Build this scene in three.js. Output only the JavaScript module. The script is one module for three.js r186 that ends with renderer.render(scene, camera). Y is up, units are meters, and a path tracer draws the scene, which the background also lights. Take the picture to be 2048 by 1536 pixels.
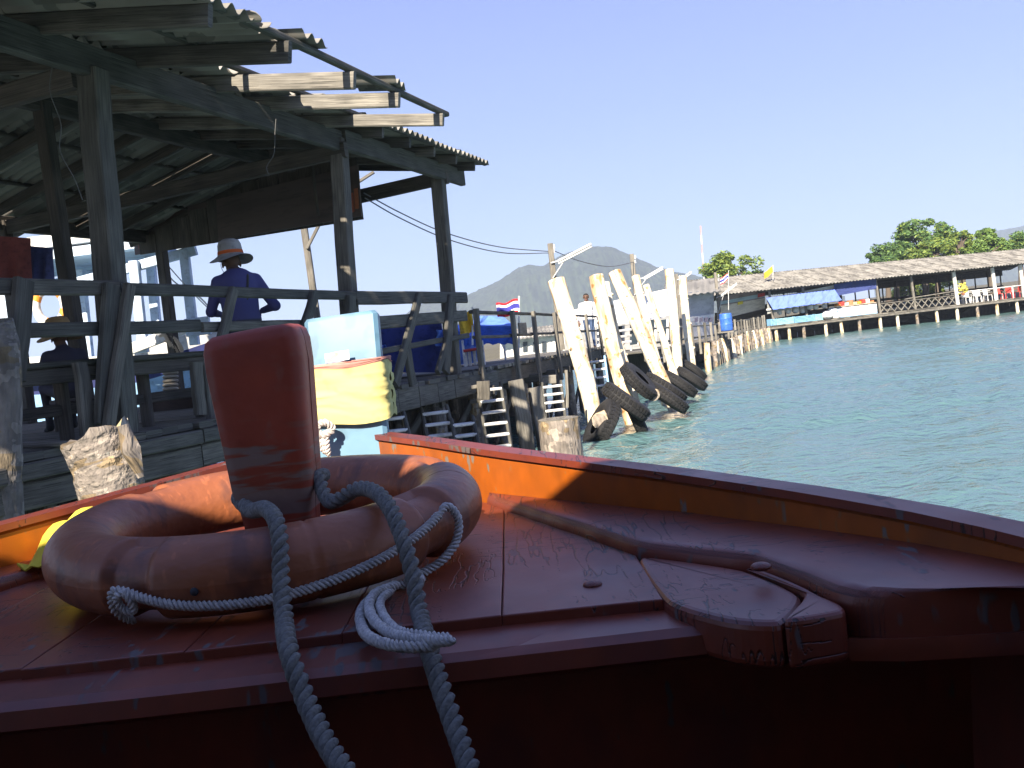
import * as THREE from 'three';
import { mergeGeometries, mergeVertices, toCreasedNormals } from 'three/addons/utils/BufferGeometryUtils.js';

// ---------------------------------------------------------------- camera, sky, sun, exposure
const scene = new THREE.Scene();
const EYE = 1.95, FOC = 2010;
const camera = new THREE.PerspectiveCamera(2 * Math.atan(768 / FOC) * 180 / Math.PI, 4 / 3, 0.05, 9000);
camera.position.set(0, EYE, 0);
camera.rotation.order = 'YXZ';
camera.rotation.set(-2.46 * Math.PI / 180, 0, -6.3 * Math.PI / 180);
camera.updateMatrixWorld();

const SUN_AZ = 16 * Math.PI / 180, SUN_EL = 33 * Math.PI / 180;      // behind the viewer, a little to the left
const toSun = new THREE.Vector3(-Math.sin(SUN_AZ) * Math.cos(SUN_EL), Math.sin(SUN_EL), Math.cos(SUN_AZ) * Math.cos(SUN_EL));

function skyTexture() {
  const w = 512, h = 256, d = new Float32Array(w * h * 4);
  const stops = [[-90, .30, .40, .50], [-3, .50, .63, .80], [0, .60, .74, .92], [5, .53, .68, .96], [12, .41, .54, .95], [22, .295, .385, .86], [45, .20, .29, .68], [90, .13, .21, .56]];
  for (let j = 0; j < h; j++) {
    const el = ((j + .5) / h - .5) * 180;
    let k = 0; while (k < stops.length - 2 && el > stops[k + 1][0]) k++;
    const a = stops[k], b = stops[k + 1], t = Math.min(1, Math.max(0, (el - a[0]) / (b[0] - a[0])));
    for (let i = 0; i < w; i++) {
      const o = (j * w + i) * 4;
      for (let c = 0; c < 3; c++) d[o + c] = (a[c + 1] + (b[c + 1] - a[c + 1]) * t) * .385;
      d[o + 3] = 1;
    }
  }
  const t = new THREE.DataTexture(d, w, h, THREE.RGBAFormat, THREE.FloatType);
  t.mapping = THREE.EquirectangularReflectionMapping; t.magFilter = t.minFilter = THREE.LinearFilter;
  t.colorSpace = THREE.LinearSRGBColorSpace; t.needsUpdate = true; return t;
}
const sky = skyTexture();
scene.background = sky; scene.environment = sky;

const sun = new THREE.DirectionalLight(0xfff1dd, 5);
sun.position.copy(toSun).multiplyScalar(120).add(new THREE.Vector3(10, 0, -35));
sun.target.position.set(10, 0, -35); scene.add(sun.target);
sun.castShadow = true; sun.shadow.mapSize.set(4096, 4096);
Object.assign(sun.shadow.camera, { left: -60, right: 60, top: 60, bottom: -60, near: 1, far: 300 });
scene.add(sun);

const renderer = new THREE.WebGLRenderer({ antialias: true });
renderer.setSize(1024, 768);
renderer.toneMapping = THREE.LinearToneMapping;
renderer.toneMappingExposure = 2.95;
renderer.shadowMap.enabled = true;
scene.fog = new THREE.FogExp2(0xc9dcf5, 0.00036);

// ---------------------------------------------------------------- helpers
function mulberry(a) { return () => { a |= 0; a = a + 0x6D2B79F5 | 0; let t = Math.imul(a ^ a >>> 15, 1 | a); t = t + Math.imul(t ^ t >>> 7, 61 | t) ^ t; return ((t ^ t >>> 14) >>> 0) / 4294967296; }; }
const rnd = mulberry(20051220);
const rr = (a, b) => a + (b - a) * rnd();
const V = (x, y, z) => new THREE.Vector3(x, y, z);
const lerp = (a, b, t) => a + (b - a) * t;
const clamp = (x, a = 0, b = 1) => Math.min(b, Math.max(a, x));
function interp(tab, x, c = 1) { let k = 0; while (k < tab.length - 2 && x > tab[k + 1][0]) k++; const a = tab[k], b = tab[k + 1]; return lerp(a[c], b[c], clamp((x - a[0]) / (b[0] - a[0]))); }
// photo pixel -> ray -> point in the world (depth, height or a vertical plane gives the distance)
function ray(x, y) { return V((x - 1024) / FOC, -(y - 768) / FOC, -1).applyQuaternion(camera.quaternion); }
const P = (x, y, D) => { const v = ray(x, y); return v.multiplyScalar(D / -v.z).add(camera.position); };
const PY = (x, y, Y) => { const v = ray(x, y); return v.multiplyScalar((Y - EYE) / v.y).add(camera.position); };
function line(x0, d0, x1, d1) { const L = Math.hypot(x1 - x0, d1 - d0); return { x0, d0, ux: (x1 - x0) / L, ud: (d1 - d0) / L, L }; }
const LP = (l, s, o, y) => V(l.x0 + l.ux * s + l.ud * o, y, -(l.d0 + l.ud * s - l.ux * o));   // along, outwards (to the water), height
function PL(x, y, l, o = 0) {                                   // pixel on the vertical plane of a plan line
  const v = ray(x, y), rx = v.x, rd = -v.z, px = l.x0 + l.ud * o, pd = l.d0 - l.ux * o;
  const det = rx * -l.ud + rd * l.ux, t = (px * -l.ud + pd * l.ux) / det;
  const s = ((t * rx - px) * l.ux + (t * rd - pd) * l.ud);
  return { s, y: EYE + v.y * t, D: t * rd };
}
// value noise, periodic
const HT = new Float32Array(65536); { const r = mulberry(77); for (let i = 0; i < 65536; i++) HT[i] = r(); }
const h2 = (i, j, k) => HT[(i * 7919 + j * 104729 + k * 1299709 + ((i * j) & 255) * 31) & 65535];
function vn(x, y, px = 0, py = 0, k = 0) {
  const i = Math.floor(x), j = Math.floor(y), fx = x - i, fy = y - j, u = fx * fx * (3 - 2 * fx), v = fy * fy * (3 - 2 * fy);
  const m = (a, p) => p ? ((a % p) + p) % p : a & 1023;
  const i0 = m(i, px), i1 = m(i + 1, px), j0 = m(j, py), j1 = m(j + 1, py);
  return lerp(lerp(h2(i0, j0, k), h2(i1, j0, k), u), lerp(h2(i0, j1, k), h2(i1, j1, k), u), v);
}
function fbm(x, y, o = 4, px = 0, py = 0, k = 0) { let s = 0, a = .5, n = 0; for (let q = 0; q < o; q++) { s += a * vn(x, y, px, py, k + q); n += a; a *= .5; x *= 2; y *= 2; px *= 2; py *= 2; } return s / n; }
function n3(x, y, z) { return (fbm(x + z * .71 + 50, y - z * .37 + 50, 3) + fbm(y + 91.3 + x * .2, z + 17.7, 3)) * .5; }
function tex(w, h, fn, srgb = true) {
  const d = new Uint8Array(w * h * 4);
  for (let j = 0; j < h; j++) for (let i = 0; i < w; i++) {
    const c = fn(i / w, j / h), o = (j * w + i) * 4;
    if (typeof c === 'number') { d[o] = d[o + 1] = d[o + 2] = clamp(c) * 255; } else { d[o] = clamp(c[0]) * 255; d[o + 1] = clamp(c[1]) * 255; d[o + 2] = clamp(c[2]) * 255; }
    d[o + 3] = 255;
  }
  const t = new THREE.DataTexture(d, w, h); t.wrapS = t.wrapT = THREE.RepeatWrapping; t.magFilter = THREE.LinearFilter; t.minFilter = THREE.LinearMipmapLinearFilter; t.generateMipmaps = true;
  if (srgb) t.colorSpace = THREE.SRGBColorSpace; t.needsUpdate = true; return t;
}
const lin = (r, g, b) => new THREE.Color().setRGB(r, g, b);
const M = (color, roughness = .85, o = {}) => new THREE.MeshStandardMaterial({ color, roughness, metalness: 0, side: THREE.DoubleSide, ...o });
const MP = (color, roughness, o = {}) => new THREE.MeshPhysicalMaterial({ color, roughness, metalness: 0, side: THREE.DoubleSide, ...o });

// ---------------------------------------------------------------- object bookkeeping
const names = {};
function numbered(n) { const k = names[n] = (names[n] ?? -1) + 1; return k ? `${n}_${String(k).padStart(3, '0')}` : n; }
function thing(name, label, category, pos, group) {
  const g = new THREE.Group(); g.name = numbered(name); g.position.copy(pos); g.userData = { label, category };
  if (group) g.userData.group = group;
  scene.add(g); return g;
}
function part(name, geo, mat, parent, label) {          // geometry is given in world coordinates
  const root = parent.isGroup ? parent : parent.parent, p = root.position;
  const m = new THREE.Mesh(geo.clone().translate(-p.x, -p.y, -p.z), mat);
  m.name = name; m.castShadow = m.receiveShadow = true; if (label) m.userData.label = label;
  parent.add(m); return m;
}
function solo(name, geo, mat, label, category, group) {  // a thing that is one mesh
  geo.computeBoundingBox(); const b = geo.boundingBox, c = V((b.min.x + b.max.x) / 2, b.min.y, (b.min.z + b.max.z) / 2);
  const m = new THREE.Mesh(geo.clone().translate(-c.x, -c.y, -c.z), mat); m.position.copy(c); m.name = numbered(name);
  m.castShadow = m.receiveShadow = true; m.userData = { label, category }; if (group) m.userData.group = group;
  scene.add(m); return m;
}
function struct(name, geo, mat) { const m = new THREE.Mesh(geo, mat); m.name = name; m.userData.kind = 'structure'; m.castShadow = m.receiveShadow = true; scene.add(m); return m; }

// ---------------------------------------------------------------- geometry
function build(pos, uv, idx) { const g = new THREE.BufferGeometry(); g.setAttribute('position', new THREE.Float32BufferAttribute(pos, 3)); g.setAttribute('uv', new THREE.Float32BufferAttribute(uv, 2)); if (idx) g.setIndex(idx); return g; }
// sawn timber from a to b: chamfered rectangle, w across, h along "up"; slightly bowed and uneven
function bar(a, b, w, h, o = {}) {
  const d = b.clone().sub(a), L = d.length(); d.normalize();
  const ref = o.up ? o.up.clone() : (Math.abs(d.y) > .85 ? V(0, 0, 1) : V(0, 1, 0));
  const side = d.clone().cross(ref).normalize(), up = side.clone().cross(d).normalize();
  const n = o.n ?? 1, ch = Math.min(o.ch ?? .012, w * .3, h * .3), bow = o.bow ?? 0, jit = o.jit ?? 0, tp = o.taper ?? 1;
  const x = w / 2, y = h / 2, prof = [[-x + ch, -y], [x - ch, -y], [x, -y + ch], [x, y - ch], [x - ch, y], [-x + ch, y], [-x, y - ch], [-x, -y + ch]];
  const rings = [], bx = rr(-1, 1) * bow, by = rr(-1, 1) * bow;
  for (let i = 0; i <= n; i++) {
    const t = i / n, c = a.clone().addScaledVector(d, L * t), s = lerp(1, tp, t) , q = Math.sin(t * Math.PI);
    c.addScaledVector(side, bx * q + rr(-jit, jit)).addScaledVector(up, by * q + rr(-jit, jit));
    rings.push(prof.map(p => c.clone().addScaledVector(side, p[0] * s).addScaledVector(up, p[1] * s)));
  }
  const pos = [], uv = [], ou = rr(0, 9), ov = rr(0, 9), per = [0]; for (let k = 0; k < 8; k++) { const p = prof[k], q = prof[(k + 1) % 8]; per.push(per[k] + Math.hypot(p[0] - q[0], p[1] - q[1])); }
  const tri = (p, q, r, u) => { pos.push(...p, ...q, ...r); uv.push(...u); };
  for (let i = 0; i < n; i++) for (let k = 0; k < 8; k++) {
    const A = rings[i][k], B = rings[i][(k + 1) % 8], C = rings[i + 1][(k + 1) % 8], D = rings[i + 1][k];
    const u0 = ou + L * i / n, u1 = ou + L * (i + 1) / n, v0 = ov + per[k], v1 = ov + per[k + 1];
    tri(A, B, C, [u0, v0, u0, v1, u1, v1]); tri(A, C, D, [u0, v0, u1, v1, u1, v0]);
  }
  for (const [r, s] of [[rings[0], -1], [rings[n], 1]]) for (let k = 1; k < 7; k++) { const q = s > 0 ? [0, k, k + 1] : [0, k + 1, k]; tri(r[q[0]], r[q[1]], r[q[2]], q.flatMap(z => [ou + prof[z][0] * .3, ov + prof[z][1]])); }
  const g = build(pos, uv); g.computeVertexNormals(); return g;
}
// round timber through a path with radii, knots and wobble
function log(path, radii, o = {}) {
  const curve = new THREE.CatmullRomCurve3(path), n = o.n ?? 16, m = o.m ?? 14, amp = o.amp ?? .06, f = o.f ?? 3;
  const pos = [], uv = [], idx = [], L = curve.getLength(), sd = rr(0, 40), top = [];
  for (let i = 0; i <= n; i++) {
    const t = i / n, c = curve.getPoint(t), tan = curve.getTangent(t);
    const sx = tan.clone().cross(Math.abs(tan.y) > .8 ? V(0, 0, 1) : V(0, 1, 0)).normalize(), sy = sx.clone().cross(tan).normalize();
    const k = t * (radii.length - 1), ki = Math.min(radii.length - 2, Math.floor(k)), R = lerp(radii[ki], radii[ki + 1], k - ki);
    for (let j = 0; j <= m; j++) {
      const a = (j % m) / m * Math.PI * 2, nn = n3(Math.cos(a) * f * .6 + sd, Math.sin(a) * f * .6 + sd, t * L * f) - .5;
      const r = R * (1 + amp * 2 * nn) * (o.lobe ? 1 + o.lobe(a, t) : 1);
      const p = c.clone().addScaledVector(sx, Math.cos(a) * r).addScaledVector(sy, Math.sin(a) * r);
      if (o.end && i === n) p.addScaledVector(tan, o.end(a));
      pos.push(p.x, p.y, p.z); uv.push(t * L + sd, j / m * Math.PI * 2 * R + sd);
    }
  }
  for (let i = 0; i < n; i++) for (let j = 0; j < m; j++) { const A = i * (m + 1) + j, B = A + 1, C = A + m + 1, D = C + 1; idx.push(A, B, C, B, D, C); }
  const cap = (i, s) => { const c = curve.getPoint(i / n).addScaledVector(curve.getTangent(i / n), i ? -(o.hollow ?? 0) : 0), base = pos.length / 3; pos.push(c.x, c.y, c.z); uv.push(0, 0); for (let j = 0; j <= m; j++) { const q = (i * (m + 1) + j) * 3; pos.push(pos[q], pos[q + 1], pos[q + 2]); uv.push(Math.cos(j / m * 6.283) * .1, Math.sin(j / m * 6.283) * .1); } for (let j = 0; j < m; j++) s > 0 ? idx.push(base, base + 1 + j, base + 2 + j) : idx.push(base, base + 2 + j, base + 1 + j); };
  cap(n, 1); cap(0, -1);
  let g = build(pos, uv, idx); g = toCreasedNormals(g, .9); return g;
}
const tube = (pts, r, n = 24, m = 6, closed = false) => new THREE.TubeGeometry(new THREE.CatmullRomCurve3(pts, closed), n, r, m, closed);
// three-strand laid rope
function rope(pts, r, pitch, o = {}) {
  const c = new THREE.CatmullRomCurve3(pts), L = c.getLength(), N = Math.max(16, Math.round(L / pitch * (o.seg ?? 12))), m = o.m ?? 7, fr = c.computeFrenetFrames(N, false), gs = [];
  for (let s = 0; s < 3; s++) {
    const pos = [], uv = [], idx = [];
    for (let i = 0; i <= N; i++) {
      const t = i / N, p = c.getPointAt(t), nn = fr.normals[i], bb = fr.binormals[i], ph = t * L / pitch * Math.PI * 2 + s * Math.PI * 2 / 3;
      const off = nn.clone().multiplyScalar(Math.cos(ph)).addScaledVector(bb, Math.sin(ph));
      const e = Math.sqrt(clamp(Math.min(t, 1 - t) * L / (r * 1.6) + .02)), q = p.clone().addScaledVector(off, r * .5 * e), w = e + e * (o.fray ?? .05) * (fbm(t * L * 90, s * 7.1, 2) - .5) * 2;
      for (let j = 0; j <= m; j++) { const a = j / m * Math.PI * 2, v = q.clone().addScaledVector(nn, Math.cos(a) * r * .56 * w).addScaledVector(bb, Math.sin(a) * r * .56 * w); pos.push(v.x, v.y, v.z); uv.push(t * L, j / m * .05); }
    }
    for (let i = 0; i < N; i++) for (let j = 0; j < m; j++) { const A = i * (m + 1) + j, B = A + 1, C = A + m + 1, D = C + 1; idx.push(A, C, B, B, C, D); }
    const g = build(pos, uv, idx); g.computeVertexNormals(); gs.push(g);
  }
  return mergeGeometries(gs);
}
// corrugated sheet: origin corner, unit across (a), unit down the slope (b)
function corrugated(o, a, b, w, l, o2 = {}) {
  const pitch = o2.pitch ?? .15, amp = o2.amp ?? .024, nx = Math.round(w / pitch * (o2.seg ?? 8)), ny = o2.ny ?? 2, nrm = a.clone().cross(b).normalize(); if (nrm.y < 0) nrm.negate();
  const pos = [], uv = [], idx = [], ou = rr(0, 5), th = o2.th ?? .007, cut = o2.cut;
  for (const lay of [1, 0]) for (let j = 0; j <= ny; j++) for (let i = 0; i <= nx; i++) {
    const x = i / nx * w, end = cut ? cut(x / w) : 1, y = j / ny * l * end;
    const z = Math.cos(x / pitch * Math.PI * 2) * amp + lay * th + (o2.sag ?? 0) * Math.sin(j / ny * Math.PI) ;
    const p = o.clone().addScaledVector(a, x).addScaledVector(b, y).addScaledVector(nrm, z); pos.push(p.x, p.y, p.z); uv.push(x + ou, y + ou);
  }
  const S = (nx + 1) * (ny + 1), q = (A, B, C, D) => idx.push(A, B, C, A, C, D);
  for (let j = 0; j < ny; j++) for (let i = 0; i < nx; i++) { const A = j * (nx + 1) + i; q(A, A + nx + 1, A + nx + 2, A + 1); q(S + A, S + A + 1, S + A + nx + 2, S + A + nx + 1); }
  for (let i = 0; i < nx; i++) { const A = ny * (nx + 1) + i; q(A, S + A, S + A + 1, A + 1); q(i, i + 1, S + i + 1, S + i); }
  const g = build(pos, uv, idx); g.computeVertexNormals(); return toCreasedNormals(g, .8);
}
// flat plate from a plan polygon [[X, D], ...] between two heights, edges rounded
function plate(poly, y0, y1, o = {}) {
  if (o.smooth) poly = new THREE.CatmullRomCurve3(poly.map(p => V(p[0], 0, p[1])), true, 'catmullrom', .3).getPoints(poly.length * 8).slice(0, -1).map(p => [p.x, p.z]);
  if (o.rough) { const q = []; poly.forEach((p, i) => { const e = poly[(i + 1) % poly.length], L = Math.hypot(e[0] - p[0], e[1] - p[1]), n = Math.max(1, Math.round(L / .035)); for (let k = 0; k < n; k++) { const x = lerp(p[0], e[0], k / n), y = lerp(p[1], e[1], k / n); q.push([x + (fbm(x * 23 + 40, y * 23 + 40, 3) - .5) * o.rough * 2, y + (fbm(x * 23 + 70, y * 23 + 10, 3) - .5) * o.rough * 2]); } }); poly = q; }
  const sh = new THREE.Shape(poly.map(p => new THREE.Vector2(p[0], p[1]))), bv = o.bevel ?? .006;
  const g = new THREE.ExtrudeGeometry(sh, { depth: y1 - y0 - 2 * bv, bevelEnabled: true, bevelThickness: bv, bevelSize: bv, bevelOffset: -bv, bevelSegments: o.seg ?? 2, curveSegments: 4 });
  g.rotateX(-Math.PI / 2); g.translate(0, y0 + bv, 0); return planar(g);
}
function planar(g, s = 1) { const p = g.attributes.position, n = g.attributes.normal, uv = []; for (let i = 0; i < p.count; i++) { const ax = Math.abs(n.getX(i)), ay = Math.abs(n.getY(i)), az = Math.abs(n.getZ(i)); if (ay > ax && ay > az) uv.push(p.getX(i) * s, p.getZ(i) * s); else if (az > ax) uv.push(p.getX(i) * s, p.getY(i) * s); else uv.push(p.getZ(i) * s, p.getY(i) * s); } g.setAttribute('uv', new THREE.Float32BufferAttribute(uv, 2)); return g; }
// surface through a grid of points
function sheet(rows, o = {}) {
  const R = rows.length, C = rows[0].length, pos = [], uv = [], idx = [];
  for (let j = 0; j < R; j++) for (let i = 0; i < C; i++) { const p = rows[j][i]; pos.push(p.x, p.y, p.z); uv.push(o.uv ? i / (C - 1) : p.x + p.z * .6, o.uv ? j / (R - 1) : p.y + p.z * .4); }
  for (let j = 0; j < R - 1; j++) for (let i = 0; i < C - 1; i++) { const A = j * C + i; idx.push(A, A + C, A + 1, A + 1, A + C, A + C + 1); }
  const g = build(pos, uv, idx); g.computeVertexNormals(); return o.crease ? toCreasedNormals(g, o.crease) : g;
}
// cloth / board with thickness through a grid of points
function slab(rows, th, o = {}) {
  const g = sheet(rows, o), n = g.attributes.normal, C = rows[0].length;
  const back = rows.map((r, j) => r.map((p, i) => p.clone().sub(V(n.getX(j * C + i), n.getY(j * C + i), n.getZ(j * C + i)).multiplyScalar(th))));
  const bd = (f) => sheet([f(rows), f(back)]);
  const parts = [g, sheet(back.map(r => [...r].reverse()), o), bd(r => r[0]), bd(r => r[r.length - 1]), bd(r => r.map(q => q[0])), bd(r => r.map(q => q[q.length - 1]))];
  return mergeGeometries(parts.map(q => q.index ? q.toNonIndexed() : q));
}
function quadSlab(p00, p10, p01, p11, th, nx = 6, ny = 4, f) { const rows = []; for (let j = 0; j <= ny; j++) { const r = []; for (let i = 0; i <= nx; i++) { const u = i / nx, v = j / ny, p = p00.clone().lerp(p10, u).lerp(p01.clone().lerp(p11, u), v); if (f) p.add(f(u, v)); r.push(p); } rows.push(r); } return slab(rows, th, { uv: true }); }
const box = (x0, x1, y0, y1, z0, z1) => planar(new THREE.BoxGeometry(x1 - x0, y1 - y0, z1 - z0).translate((x0 + x1) / 2, (y0 + y1) / 2, (z0 + z1) / 2));
// signed-distance figure: tapered capsules with smooth union, meshed by surface nets
function figure(bones, cell, k = .035, colour) {
  const mn = V(9e9, 9e9, 9e9), mx = V(-9e9, -9e9, -9e9);
  for (const b of bones) for (const [p, r] of [[b[0], b[1]], [b[2], b[3]]]) { mn.min(p.clone().subScalar(r + .05)); mx.max(p.clone().addScalar(r + .05)); }
  const nx = Math.ceil((mx.x - mn.x) / cell), ny = Math.ceil((mx.y - mn.y) / cell), nz = Math.ceil((mx.z - mn.z) / cell);
  const f = new Float32Array((nx + 1) * (ny + 1) * (nz + 1)), id = (i, j, q) => i + (nx + 1) * (j + (ny + 1) * q), w = V();
  for (let q = 0; q <= nz; q++) for (let j = 0; j <= ny; j++) for (let i = 0; i <= nx; i++) {
    w.set(mn.x + i * cell, mn.y + j * cell, mn.z + q * cell); let d = 1;
    for (const b of bones) {
      const a = b[0], e = b[2], ex = e.x - a.x, ey = e.y - a.y, ez = e.z - a.z, L = ex * ex + ey * ey + ez * ez || 1e-9;
      const t = clamp(((w.x - a.x) * ex + (w.y - a.y) * ey + (w.z - a.z) * ez) / L), s = b[4] ?? 1;
      const dx = w.x - a.x - ex * t, dy = w.y - a.y - ey * t, dz = (w.z - a.z - ez * t) * s;
      const dd = Math.sqrt(dx * dx + dy * dy + dz * dz) - lerp(b[1], b[3], t), h = clamp(.5 + .5 * (d - dd) / k);
      d = lerp(d, dd, h) - k * h * (1 - h);
    }
    f[id(i, j, q)] = d;
  }
  const vid = new Int32Array(f.length).fill(-1), pos = [], idx = [], ed = [[0, 1], [2, 3], [4, 5], [6, 7], [0, 2], [1, 3], [4, 6], [5, 7], [0, 4], [1, 5], [2, 6], [3, 7]];
  for (let q = 0; q < nz; q++) for (let j = 0; j < ny; j++) for (let i = 0; i < nx; i++) {
    const c = []; for (let z = 0; z < 8; z++) c.push(f[id(i + (z & 1), j + (z >> 1 & 1), q + (z >> 2))]);
    let m = 0; for (let z = 0; z < 8; z++) if (c[z] < 0) m |= 1 << z; if (m === 0 || m === 255) continue;
    let x = 0, y = 0, z0 = 0, n = 0;
    for (const [A, B] of ed) if ((c[A] < 0) !== (c[B] < 0)) { const t = c[A] / (c[A] - c[B]); x += lerp(A & 1, B & 1, t); y += lerp(A >> 1 & 1, B >> 1 & 1, t); z0 += lerp(A >> 2, B >> 2, t); n++; }
    vid[id(i, j, q)] = pos.length / 3; pos.push(mn.x + (i + x / n) * cell, mn.y + (j + y / n) * cell, mn.z + (q + z0 / n) * cell);
  }
  for (let q = 1; q < nz; q++) for (let j = 1; j < ny; j++) for (let i = 1; i < nx; i++) {
    const a = f[id(i, j, q)] < 0, Q = (A, B, C, D, fl) => fl ? idx.push(A, B, C, A, C, D) : idx.push(A, C, B, A, D, C);
    if (a !== f[id(i + 1, j, q)] < 0) Q(vid[id(i, j - 1, q - 1)], vid[id(i, j, q - 1)], vid[id(i, j, q)], vid[id(i, j - 1, q)], a);
    if (a !== f[id(i, j + 1, q)] < 0) Q(vid[id(i - 1, j, q - 1)], vid[id(i - 1, j, q)], vid[id(i, j, q)], vid[id(i, j, q - 1)], a);
    if (a !== f[id(i, j, q + 1)] < 0) Q(vid[id(i - 1, j - 1, q)], vid[id(i, j - 1, q)], vid[id(i, j, q)], vid[id(i - 1, j, q)], a);
  }
  const g = build(pos, new Float32Array(pos.length / 3 * 2), idx); g.computeVertexNormals();
  if (colour) { const cs = []; for (let i = 0; i < pos.length; i += 3) cs.push(...colour(V(pos[i], pos[i + 1], pos[i + 2]))); g.setAttribute('color', new THREE.Float32BufferAttribute(cs, 3)); }
  return g;
}

// ---------------------------------------------------------------- textures and materials
const woodT = tex(512, 256, (u, v) => { const g = fbm(u * 5, v * 46, 4, 5, 46), p = fbm(u * 4, v * 3, 4, 4, 3, 9), c = fbm(u * 3, v * 90, 2, 3, 90, 5); const k = .50 + .34 * g + .34 * (p - .5) - (c > .74 ? .22 : 0); return [k, k * .985, k * .95]; });
woodT.repeat.set(.8, 3);
const woodB = tex(512, 256, (u, v) => { const g = fbm(u * 5, v * 46, 4, 5, 46), c = fbm(u * 3, v * 90, 2, 3, 90, 5); return clamp(g - (c > .74 ? .4 : 0)); }, false); woodB.repeat.set(.8, 3);
const W = (r, g, b) => M(lin(r, g, b), .88, { map: woodT, bumpMap: woodB, bumpScale: .004 });
const woods = [W(.21, .205, .188), W(.18, .18, .165), W(.245, .233, .21), W(.165, .162, .152)];
const wood = () => woods[Math.floor(rnd() * woods.length)];
const paleWoods = [W(.42, .408, .375), W(.36, .348, .32), W(.47, .458, .42)];
const palew = () => paleWoods[Math.floor(rnd() * 3)];
const endWood = W(.52, .42, .30);
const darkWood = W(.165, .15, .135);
const peelT = tex(512, 512, (u, v) => {
  const p = fbm(u * 3, v * 11, 5, 3, 11), s = fbm(u * 3, v * 34, 3, 3, 34, 4), k = fbm(u * 14, v * 16, 3, 14, 16, 8), c = fbm(u * 4, v * 60, 2, 4, 60, 12);
  const tan = clamp((p - .52) * 4) * .7 + clamp((k - .70) * 12) * .6 + (c > .76 ? .35 : 0), br = .84 + .18 * s;
  return [br * lerp(.97, .70, tan), br * lerp(.93, .56, tan), br * lerp(.84, .38, tan)];
}); peelT.repeat.set(.7, .9);
const peelB = tex(256, 256, (u, v) => fbm(u * 6, v * 14, 4, 6, 14), false); peelB.repeat.set(.8, 1);
const peeled = M(lin(.92, .90, .86), .8, { map: peelT, bumpMap: peelB, bumpScale: .018 });
const barkT = tex(512, 512, (u, v) => { const p = fbm(u * 6, v * 9, 5, 6, 9), s = fbm(u * 5, v * 40, 3, 5, 40, 3), w = fbm(u * 9, v * 8, 3, 9, 8, 6), o = fbm(u * 4, v * 5, 3, 4, 5, 11); const b = .40 + .45 * p + .18 * s; return [b * (w > .62 ? 1.25 : 1), b * (w > .62 ? 1.2 : .96) * (o > .64 ? .94 : 1), b * (w > .62 ? 1.14 : .92) * (o > .64 ? .80 : 1)]; }); barkT.repeat.set(1.2, 1.2);
const barkB = tex(512, 512, (u, v) => fbm(u * 6, v * 22, 5, 6, 22), false); barkB.repeat.set(1.2, 1.2);
const bark = M(lin(.37, .35, .33), .92, { map: barkT, bumpMap: barkB, bumpScale: .03 });
const barkGrey = M(lin(.28, .28, .29), .92, { map: barkT, bumpMap: barkB, bumpScale: .03 });
const roofT = tex(512, 512, (u, v) => { const p = fbm(u * 5, v * 5, 5, 5, 5), s = fbm(u * 40, v * 4, 3, 40, 4, 7), st = fbm(u * 9, v * 9, 4, 9, 9, 13); const k = .55 + .35 * p + .2 * (s - .5) - (st > .6 ? .14 : 0); return [k, k * .985, k * .94]; }); roofT.repeat.set(.4, .4);
const roofM = M(lin(.42, .415, .40), .9, { map: roofT });
// worn orange-red boat paint: mottling, fine cracks, scuffs down to grey wood
const crackT = (u, v) => { const a = fbm(u * 64, v * 8, 3, 64, 8, 21), b = fbm(u * 9, v * 56, 3, 9, 56, 25), m = fbm(u * 5, v * 5, 3, 5, 5, 31), m2 = fbm(u * 6, v * 6, 3, 6, 6, 35); return (m > .58 && Math.abs(a - .5) < .003 + (m - .58) * .12) || (m2 > .62 && Math.abs(b - .52) < .003 + (m2 - .62) * .14) ? 1 : 0; };
const scuff = (u, v) => { const a = fbm(u * 60, v * 22, 3, 60, 22, 41), m = fbm(u * 4, v * 4, 3, 4, 4, 43); return clamp((a - .74 + (m - .5) * .40) * 12); };
const paintMap = (cracks, R, G, B, grey) => tex(1024, 1024, (u, v) => {
  const p = fbm(u * 5, v * 5, 5, 5, 5, 51), q = fbm(u * 60, v * 30, 2, 60, 30, 53), k = .84 + .22 * p + .12 * (q - .5), c = cracks * crackT(u, v), s = scuff(u, v) * .85;
  const dirt = clamp((fbm(u * 9, v * 7, 5, 9, 7, 57) - .54) * 5) * .4;
  let r = R * k, g = G * k, b = B * k;
  r = lerp(lerp(r, R * .62, dirt), grey, s); g = lerp(lerp(g, G * .68, dirt), grey * .98, s); b = lerp(lerp(b, B + .04, dirt), grey * .98, s);
  return c ? [r * .4, g * .4, b * .45] : [r, g, b];
});
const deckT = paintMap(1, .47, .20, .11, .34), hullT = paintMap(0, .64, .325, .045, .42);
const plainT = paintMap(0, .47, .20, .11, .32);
const paintB = tex(1024, 1024, (u, v) => .6 + .3 * fbm(u * 40, v * 18, 3, 40, 18, 61) - .6 * crackT(u, v) - .25 * scuff(u, v), false);
const hullB = tex(512, 512, (u, v) => .5 + .5 * fbm(u * 12, v * 12, 4, 12, 12, 63), false);
const paintR = tex(512, 512, (u, v) => .36 + .26 * fbm(u * 9, v * 9, 4, 9, 9, 71) + .3 * scuff(u, v), false);
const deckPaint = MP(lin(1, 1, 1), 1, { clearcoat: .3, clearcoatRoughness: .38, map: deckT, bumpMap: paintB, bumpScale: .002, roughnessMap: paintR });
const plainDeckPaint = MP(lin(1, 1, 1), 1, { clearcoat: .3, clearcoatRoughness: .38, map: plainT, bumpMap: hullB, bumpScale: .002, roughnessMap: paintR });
const hullPaint = MP(lin(1, 1, 1), 1, { map: hullT, bumpMap: hullB, bumpScale: .002, roughnessMap: paintR });
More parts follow.
